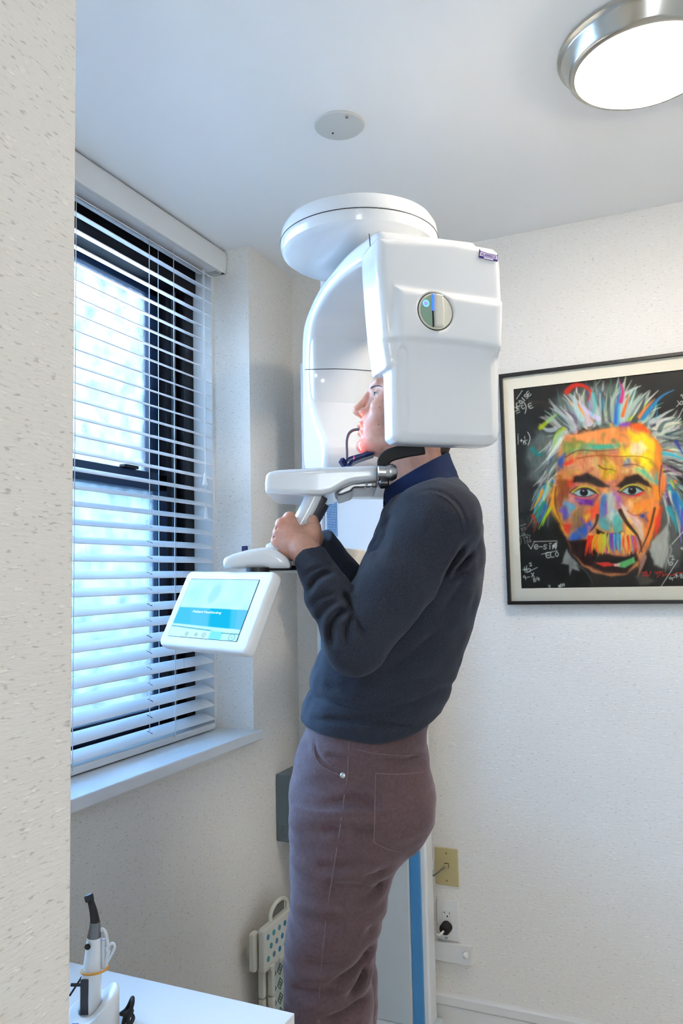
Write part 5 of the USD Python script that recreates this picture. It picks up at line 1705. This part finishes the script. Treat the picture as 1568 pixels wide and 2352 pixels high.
for q in ([(1215, 1962), (1240, 1958), (1262, 1980), (1240, 1990)], [(1232, 1985), (1258, 1950), (1270, 1995)], [(1275, 1990), (1290, 1975), (1296, 1950)], [(1330, 1960), (1380, 1962), (1350, 2000)], [(1345, 1975), (1390, 1950), (1400, 1990)], [(1400, 1990), (1440, 1975), (1470, 1985), (1510, 1968), (1568, 1962)]):
    stroke(q, 3.4, RED, .95, False, 1.6, 14)
grey = CAN.mean(-1, keepdims=True)
CAN = grey + (CAN - grey) * 1.28
CAN = np.clip((CAN - 18) * 1.08, 0, 255)
gpts = np.stack([gx, np.full_like(gx, yp_), gz], -1).reshape(-1, 3)
obj('print', (gpts, gridfaces(NZ, NX)), painted('picture_print', .45, spec=.3), pic, label='painted portrait in loud colours on black', normals=np.tile([0, -1.0, 0], (len(gpts), 1)), color=np.array(lin(CAN.reshape(-1, 3))))

# ================================================================== wall plates and cables on the back wall
IVORY = M('ivory_plastic', lin((190, 176, 128)), .4)
GREYC = M('grey_cable', lin((104, 102, 98)), .55)


def wallpt(px, py, off=0.0):
    p = on(px, py, 1, YB)
    return p + np.array([0, -off, 0])


c = [wallpt(*p) for p in ((998, 1945), (1051, 1949), (1055, 2036), (1002, 2030))]
x0, x1, z0, z1 = (c[0][0] + c[3][0]) / 2, (c[1][0] + c[2][0]) / 2, (c[2][2] + c[3][2]) / 2, (c[0][2] + c[1][2]) / 2
pl = thing('phone_wall_plate', 'yellowed ivory wall plate with a grey phone cable plugged in', 'wall plate', ((x0 + x1) / 2, YB, z0))
obj('plate', box((x0, YB - .006, z0), (x1, YB, z1), .0028), IVORY, pl, smooth=40)
xm, zm = (x0 + x1) / 2, (z0 + z1) / 2
obj('jack', box((xm - .006, YB - .0075, zm - .002), (xm + .007, YB - .0055, zm + .012), .0006), M('jack_dark', lin((58, 52, 36)), .6), pl, label='dark phone jack opening')
for dz in (.041, -.041):
    obj('screw', cyl((xm, YB - .0055, zm + dz), (xm, YB - .0075, zm + dz), .003, n=14), M('screw_brass', lin((150, 138, 100)), .35, metal=.6), pl)
ph = thing('phone_cable', 'grey phone cable running from the ivory plate behind the machine', 'cable', tuple(wallpt(1024, 1990)))
pts = [(xm, YB - .012, zm + .004), (xm - .012, YB - .026, zm - .004), (xm - .034, YB - .026, zm - .022), (xm - .06, YB - .016, zm - .032), (xm - .10, YB - .012, zm - .038)]
obj('cord', tube(spline(pts, 24), .0026, 10), GREYC, ph, smooth=True)
obj('plug', box((xm - .005, YB - .019, zm - .001), (xm + .006, YB - .007, zm + .010), .001), M('clear_plug', lin((176, 166, 132)), .25), ph)
q = wallpt(990, 1986)
t = thing('cable_clip', 'small white cable box on the wall beside the column', 'cable clip', tuple(q))
obj('cover', box((q[0] - .012, YB - .014, q[2] - .013), (q[0] + .009, YB - .0005, q[2] + .013), .002), SATIN, t)

c = [wallpt(*p) for p in ((1002, 2060), (1054, 2068), (1057, 2162), (1006, 2156))]
x0, x1, z0, z1 = (c[0][0] + c[3][0]) / 2, (c[1][0] + c[2][0]) / 2, (c[2][2] + c[3][2]) / 2, (c[0][2] + c[1][2]) / 2
ou = thing('power_outlet', 'white rectangular wall outlet with a black plug in its lower socket', 'power outlet', ((x0 + x1) / 2, YB, z0))
OUTW = M('outlet_white', lin((224, 224, 220)), .35)
obj('plate', box((x0, YB - .006, z0), (x1, YB, z1), .0025), OUTW, ou, smooth=40)
xm, zm = (x0 + x1) / 2 - .001, (z0 + z1) / 2
dev = obj('receptacle', box((xm - .0165, YB - .0085, zm - .034), (xm + .0165, YB - .005, zm + .034), .0012), OUTW, ou, smooth=40)
zs_ = zm + .019
for lo, hi in (((-.0085, -.0005), (-.0072, .0065)), ((-.0115, .0024), (-.0072, .0038)), ((.0062, -.0005), (.0074, .0055))):
    obj('slot', box((xm + lo[0], YB - .0089, zs_ + lo[1]), (xm + hi[0], YB - .0080, zs_ + hi[1])), BLACK, dev)
obj('slot', cyl((xm, YB - .0082, zs_ - .0075), (xm, YB - .0089, zs_ - .0075), .0024, n=14), BLACK, dev)
for dx in (-.004, -.001, .002):
    obj('mark', box((xm + dx - .006, YB - .0064, z0 + .004), (xm + dx - .0045, YB - .0058, z0 + .011)), M('mark_grey', lin((110, 110, 108)), .6), ou)
pc_ = thing('mains_lead', 'white cord with a round black plug in the wall outlet', 'power cord', (xm, YB - .009, zm - .016))
pz = zm - .016
obj('plug', lathe([(0, -.001), (.0165, -.001), (.0172, .004), (.0168, .020), (.0150, .024), (.0120, .026), (0, .026)], 30, axis_frame(np.array([xm, YB - .009, pz]), np.array([-.25, -1, -.30]))), RUBBER, pc_, smooth=35, label='round black plug')
e_ = np.array([xm, YB - .009, pz]) + np.array([-.25, -1, -.30]) / 1.074 * .025
pts = [e_, e_ + [-.006, -.008, -.006], e_ + [-.018, -.004, -.012], e_ + [-.036, .014, -.010], [x0 - .045, YB - .012, pz - .010], [x0 - .09, YB - .010, pz - .008]]
obj('cord', tube(spline(pts, 24), .0034, 12), SATIN, pc_, smooth=True, label='white cord')

c = [wallpt(*p) for p in ((980, 2153), (1085, 2167), (1085, 2211), (982, 2199))]
x0, x1, z0, z1 = c[0][0] - .03, c[1][0], (c[2][2] + c[3][2]) / 2, (c[0][2] + c[1][2]) / 2
hb_ = thing('wall_rail', 'white painted wooden rail with a round peg, screwed to the wall below the outlet', 'rail', ((x0 + x1) / 2, YB, z0))
obj('board', box((x0, YB - .016, z0), (x1, YB, z1 - .002), .0015), TRIM, hb_)
q = on(995, 2171, 1, YB - .016)
obj('screw', cyl(q, q - [0, .0022, 0], .0052, n=18, bevel=.0008), STEEL, hb_)
q = on(1071, 2191, 1, YB - .020)
obj('peg', lathe([(0, 0), (.005, 0), (.005, .006), (.0082, .010), (.0095, .015), (.0082, .021), (.0045, .0245), (0, .0255)], 24, axis_frame(np.array([q[0], YB - .016, q[2]]), np.array([0, -1, 0]))), TRIM, hb_, smooth=50, label='round white peg')

# ================================================================== grey box in the corner
gb = thing('wall_box', 'grey metal box in a shaded tone, fixed on the wall in the corner, half behind the trousers', 'wall box', (-1.2, 2.33, .535))
SHADED_GREY = M('shaded_grey_metal', lin((92, 108, 116)), .4)  # base colour holds the shade of the corner
obj('casing', box((XP + .0005, 2.262, .533), (XP + .135, 2.43, .742), .005), SHADED_GREY, gb, smooth=40)
cq = on(650, 1911, 1, 2.2615)
obj('emblem', tube([(cq[0] + .010 * math.cos(a), 2.2612, cq[2] + .010 * math.sin(a)) for a in np.linspace(.5, 5.6, 24)], .0012, 8), SHADED_GREY, gb, label='embossed ring')
obj('emblem', tube([(cq[0] + .006 * math.cos(a), 2.2612, cq[2] + .016 + .005 * math.sin(a)) for a in np.linspace(-.6, 3.6, 16)], .0010, 8), SHADED_GREY, gb, label='embossed arc')

# ================================================================== folded step stool
stl = thing('step_stool', 'folded white plastic step stool with blue dots, leaning in the corner behind the desk', 'step stool', (-1.19, 2.12, 0))
STW = M('stool_white', lin((206, 206, 196)), .45)
SX = -1.185
ST = Frame((SX, 0, 0), (0, 1, 0), (0, 0, 1), (1, 0, 0))       # x along the wall, y up, z into the room


def sp_(px, py):
    p = on(px, py, 0, SX)
    return (p[1], p[2])


tl_, bl_, br_, tr_ = sp_(594, 2140), sp_(606, 2233), sp_(694, 2146), sp_(694, 2060)
tw_ = .215
zt_s, zb_s = tl_[1], bl_[1]
y0s = (tl_[0] + bl_[0]) / 2
tilt = (bl_[0] - tl_[0])
tp_ = [(y0s, zb_s), (y0s + tw_, zb_s), (y0s + tw_, zt_s), (y0s, zt_s)]
put('step_top', slab(ST, np.array(sg.Polygon(tp_).buffer(-.012).buffer(.012, 8).exterior.coords)[:-1], 2, -.012, .010, .006, .003), STW, stl, label='dotted step top')
put('step_rim', slab(ST, np.array(sg.Polygon([(y0s - .012, zb_s + .004), (y0s + .02, zb_s + .004), (y0s + .02, zt_s - .012), (y0s - .012, zt_s - .012)]).buffer(-.006).buffer(.006, 8).exterior.coords)[:-1], 2, -.036, -.016, .005, .003), STW, stl)
DOTS = [M('dot_blue', lin((44, 130, 176)), .4), M('dot_teal', lin((56, 146, 148)), .4), M('dot_slate', lin((84, 134, 158)), .4)]
k = 0
for r in range(3):
    for cc in range(6):
        yy = y0s + .022 + cc * .034 + (r % 2) * .017 - (.0 if r < 2 else 0)
        zz_ = zt_s - .028 - r * .030 + cc * .0
        if yy > y0s + tw_ - .012:
            continue
        o_ = np.array([SX + .0095, yy, zz_])
        obj('dot', cyl(o_, o_ + [.0016, 0, 0], .0078, n=20), DOTS[(k * 7 + r) % 3], stl)
        k += 1
hy = y0s + .062
hpts = [(hy, zt_s - .006), (hy + .004, zt_s + .022), (hy + .014, zt_s + .030), (hy + .09, zt_s + .030), (hy + .100, zt_s + .022), (hy + .104, zt_s - .006)]
obj('handle', tube(ST.out(np.array([(a, b, -.004) for a, b in spline(np.array(hpts), 26)])), .0062, 12), STW, stl, smooth=True, label='carrying handle loop')
obj('handle_shade', obox(ST, (hy + .01, zt_s - .004, -.012), (hy + .094, zt_s + .024, -.009)), M('stool_shade', lin((110, 112, 108)), .6), stl)  # dark sheet in the handle opening stands in for shade
for dy in (.03, .085):
    obj('clip', obox(ST, (y0s + dy, zb_s - .002, .008), (y0s + dy + .022, zb_s + .010, .016), .002), STW, stl)
obj('leg_panel', obox(ST, (y0s + .058, .01, -.020), (y0s + .19, zb_s + .01, -.010), .002), M('stool_pale', lin((188, 200, 192)), .5), stl, label='patterned leg panel')
for yy, zz0 in ((y0s + .030, -.030), (y0s + .052, -.012)):
    for a, b in ((.012, .055), (.060, .103), (.108, .150), (.154, zb_s + .004)):
        obj('hinge_post', obox(ST, (yy, a, zz0), (yy + .017, b, zz0 + .018), .003), STW, stl)
INK = M('pattern_ink', lin((28, 60, 60)), .6)
for i_ in range(3):
    for j_ in range(5):
        cy_, cz_ = y0s + .085 + i_ * .04, .030 + j_ * .042
        if cz_ > zb_s - .02:
            continue
        sq_ = [(cy_, cz_ - .016), (cy_ + .015, cz_), (cy_, cz_ + .016), (cy_ - .015, cz_)]
        obj('diamond', tube(ST.out(np.array([(a, b, -.0098) for a, b in sq_])), .0016, 6, True), INK, stl)
        s2 = [(cy_, cz_ - .007), (cy_ + .0065, cz_), (cy_, cz_ + .007), (cy_ - .0065, cz_)]
        obj('diamond', tube(ST.out(np.array([(a, b, -.0098) for a, b in s2])), .0013, 6, True), INK, stl)

# ================================================================== desk
DZ = .72
DX1, DY1 = -.574, 1.085
desk = thing('white_desk', 'plain white desk in the lower left corner under the window', 'desk', ((XP + DX1) / 2, .85, 0))
DW = M('desk_white', lin((224, 228, 231)), .3)
obj('top', box((XP + .002, YN + .003, DZ - .03), (DX1, DY1, DZ), .0012), DW, desk, smooth=30, label='white desk top')
obj('side_panel', box((DX1 - .022, YN + .003, .002), (DX1 - .001, DY1 - .002, DZ - .0305), .001), DW, desk)
obj('side_panel', box((XP + .004, YN + .003, .002), (XP + .024, DY1 - .002, DZ - .0305), .001), DW, desk)
obj('back_panel', box((XP + .025, DY1 - .02, .30), (DX1 - .023, DY1 - .004, DZ - .0305), .001), DW, desk)

# ================================================================== cordless handpiece in its charger
bc3 = on(214, 2372, 2, DZ)
CB = Frame((bc3[0], bc3[1], DZ), RH, FH, UP)
chg = thing('charger_base', 'white rounded charging stand on the desk, holding the handpiece', 'charger', tuple(bc3))


def charger(x, y, z):
    d = smax(np.sqrt(x * x + (y * 1.0) ** 2) - (.036 + .0 * z), np.abs(z - .032) - .032, .006)
    top = .033 + .024 / (1 + np.exp(-(x - .014) / .006)) * 1.0 + .006 * y / .03
    d = smax(d, z - top, .005)
    hole = np.maximum(np.sqrt((x + .004) ** 2 + y ** 2) - .0158, .010 - z)
    return smax(d, -hole, .003)


put('body', sdf_mesh(charger, (-.045, -.045, -.004), (.045, .045, .070), .0016, CB), SATIN, chg)
lq = CB.out([-.016, -.031, .0270])
obj('logo', obox(Frame(lq, RH, FH, UP), (-.0045, -.002, 0), (.0045, .003, .0012)), M('logo_blue', lin((70, 110, 180)), .4), chg, label='small blue square emblem')
obj('logo_line', obox(Frame(lq, RH, FH, UP), (-.009, -.0055, -.0004), (.004, -.0040, .0008)), M('logo_blue'), chg)

hpc = thing('dental_handpiece', 'white cordless dental handpiece with black angled tip, standing in the charger', 'handpiece', tuple(bc3))
p0 = CB.out([-.004, 0, .0122])
wB = 0.0


def hpix(px, py):
    q = CB.pix(px, py, 1, 0.0)
    return q


ax_pts = [(206, 2330), (208, 2290), (211, 2230), (214, 2190), (216, 2152)]
axl = np.array([[hpix(*p)[0], 0, hpix(*p)[2]] for p in ax_pts])
axl[0] = [-.004, 0, .0125]
c_ = spline(axl, 24)
rr3 = np.interp(np.linspace(0, 1, 24), [0, .05, .3, .55, .75, 1], [.0125, .0140, .0146, .0140, .0120, .0098])
obj('handle', tube(CB.out(c_), rr3, 30), SATIN, hpc, smooth=40, label='white handle')
col_ = np.array([[hpix(*p)[0], 0, hpix(*p)[2]] for p in ((216, 2152), (217, 2140), (217.5, 2128), (218, 2117))])
obj('collar', tube(CB.out(col_), [.0098, .0088, .0078, .0072], 28), M('gunmetal', lin((128, 130, 132)), .25, metal=.9), hpc, smooth=40, label='grey metal collar')
nk = np.array([[hpix(*p)[0], 0, hpix(*p)[2]] for p in ((218, 2117), (215, 2096), (210, 2076), (206.5, 2064))])
obj('neck', tube(CB.out(spline(nk, 14)), np.linspace(.0068, .0042, 14), 22), BLACK, hpc, smooth=40, label='black angled neck')
h0, h1_ = CB.out([hpix(196, 2065)[0], -.002, hpix(196, 2065)[2]]), CB.out([hpix(214, 2060)[0], .001, hpix(214, 2060)[2]])
obj('head', cyl(h0, h1_, .0050, .0058, n=22, bevel=.0012), BLACK, hpc, smooth=40, label='small black head')
dcent = np.array([hpix(201, 2275)[0], -.0142, hpix(201, 2275)[2]])
obj('display', obox(CB, (dcent[0] - .0060, -.0152, hpix(201, 2320)[2]), (dcent[0] + .0060, -.0118, hpix(201, 2238)[2]), .0015), M('display_dark', lin((40, 42, 48)), .12), hpc, label='dark display window')
bq = np.array([hpix(207, 2166)[0], -.0108, hpix(207, 2166)[2]])
obj('button', cyl(CB.out(bq), CB.out(bq - [0, .0022, 0]), .0042, n=22, bevel=.0006), BLACK, hpc, label='round black button')
rb = thing('rubber_band', 'orange rubber band round the white handpiece', 'rubber band', tuple(CB.out([0, 0, hpix(210, 2224)[2]])))
zb3 = hpix(211, 2226)[2]
xb3 = hpix(211, 2226)[0]
band = [CB.out([xb3 + .0035 + (.0190 * math.cos(a) if math.cos(a) > 0 else .0178 * math.cos(a)), .0158 * math.sin(a), zb3 + .0012 * math.cos(a)]) for a in np.linspace(0, 2 * np.pi, 40, endpoint=False)]
obj('band', tube(band, .0017, 8, True), M('rubber_orange', lin((214, 150, 50)), .5), rb, smooth=True)
cl_ = thing('white_charging_cable', 'folded white cable strapped to the handpiece by the rubber band', 'cable', tuple(CB.out([.02, 0, zb3])))
for pts_, rr_c in (([(229, 2140), (233, 2135), (238, 2138), (244, 2152), (247, 2170), (246, 2190), (240, 2212), (237, 2226)], .0022), ([(237, 2226), (236, 2200), (236, 2170), (237, 2158)], .0030), ([(241, 2180), (250, 2173), (258, 2168), (262, 2172), (260, 2184), (250, 2202), (240, 2222)], .0020), ([(242, 2226), (247, 2195), (248, 2184), (243, 2182)], .0028)):
    P3 = np.array([[hpix(*p)[0], .002, hpix(*p)[2]] for p in pts_])
    obj('strand', tube(CB.out(spline(P3, 26)), rr_c, 10), SATIN, cl_, smooth=True)
bk = thing('black_cord', 'bundled black cord lying on the desk behind the charger', 'cord', tuple(CB.out([.045, .01, 0])))
for pts_ in ([(.028, .040, .004), (.040, .034, .016), (.050, .024, .034), (.052, .014, .030), (.048, .006, .014), (.056, -.006, .005), (.066, -.018, .004)], [(.030, .040, .004), (.042, .030, .008), (.050, .018, .020), (.047, .010, .022), (.042, .004, .008), (.046, -.012, .004), (.040, -.03, .004)],
             [(.030, .042, .005), (.046, .024, .012), (.054, .010, .012), (.050, -.004, .005), (.060, -.020, .004)]):
    obj('strand', tube(CB.out(spline(np.array(pts_), 30)), .0030, 10), RUBBER, bk, smooth=True)
wr = thing('wire_stand', 'thin black bent wire on the desk left of the handpiece', 'wire', tuple(CB.out([-.04, .06, 0])))
for a, b in (((160, 2287), (193, 2236)), ((163, 2262), (188, 2262))):
    A3, B3 = CB.pix(*a, 1, .03), CB.pix(*b, 1, .03)
    A3[2], B3[2] = max(A3[2], .002), max(B3[2], .002)
    obj('bent_wire', tube(CB.out(np.array([A3, (A3 + B3) / 2 + [0, 0, .0], B3])), .0015 if a[1] > 2270 else .0024, 8), BLACK, wr)
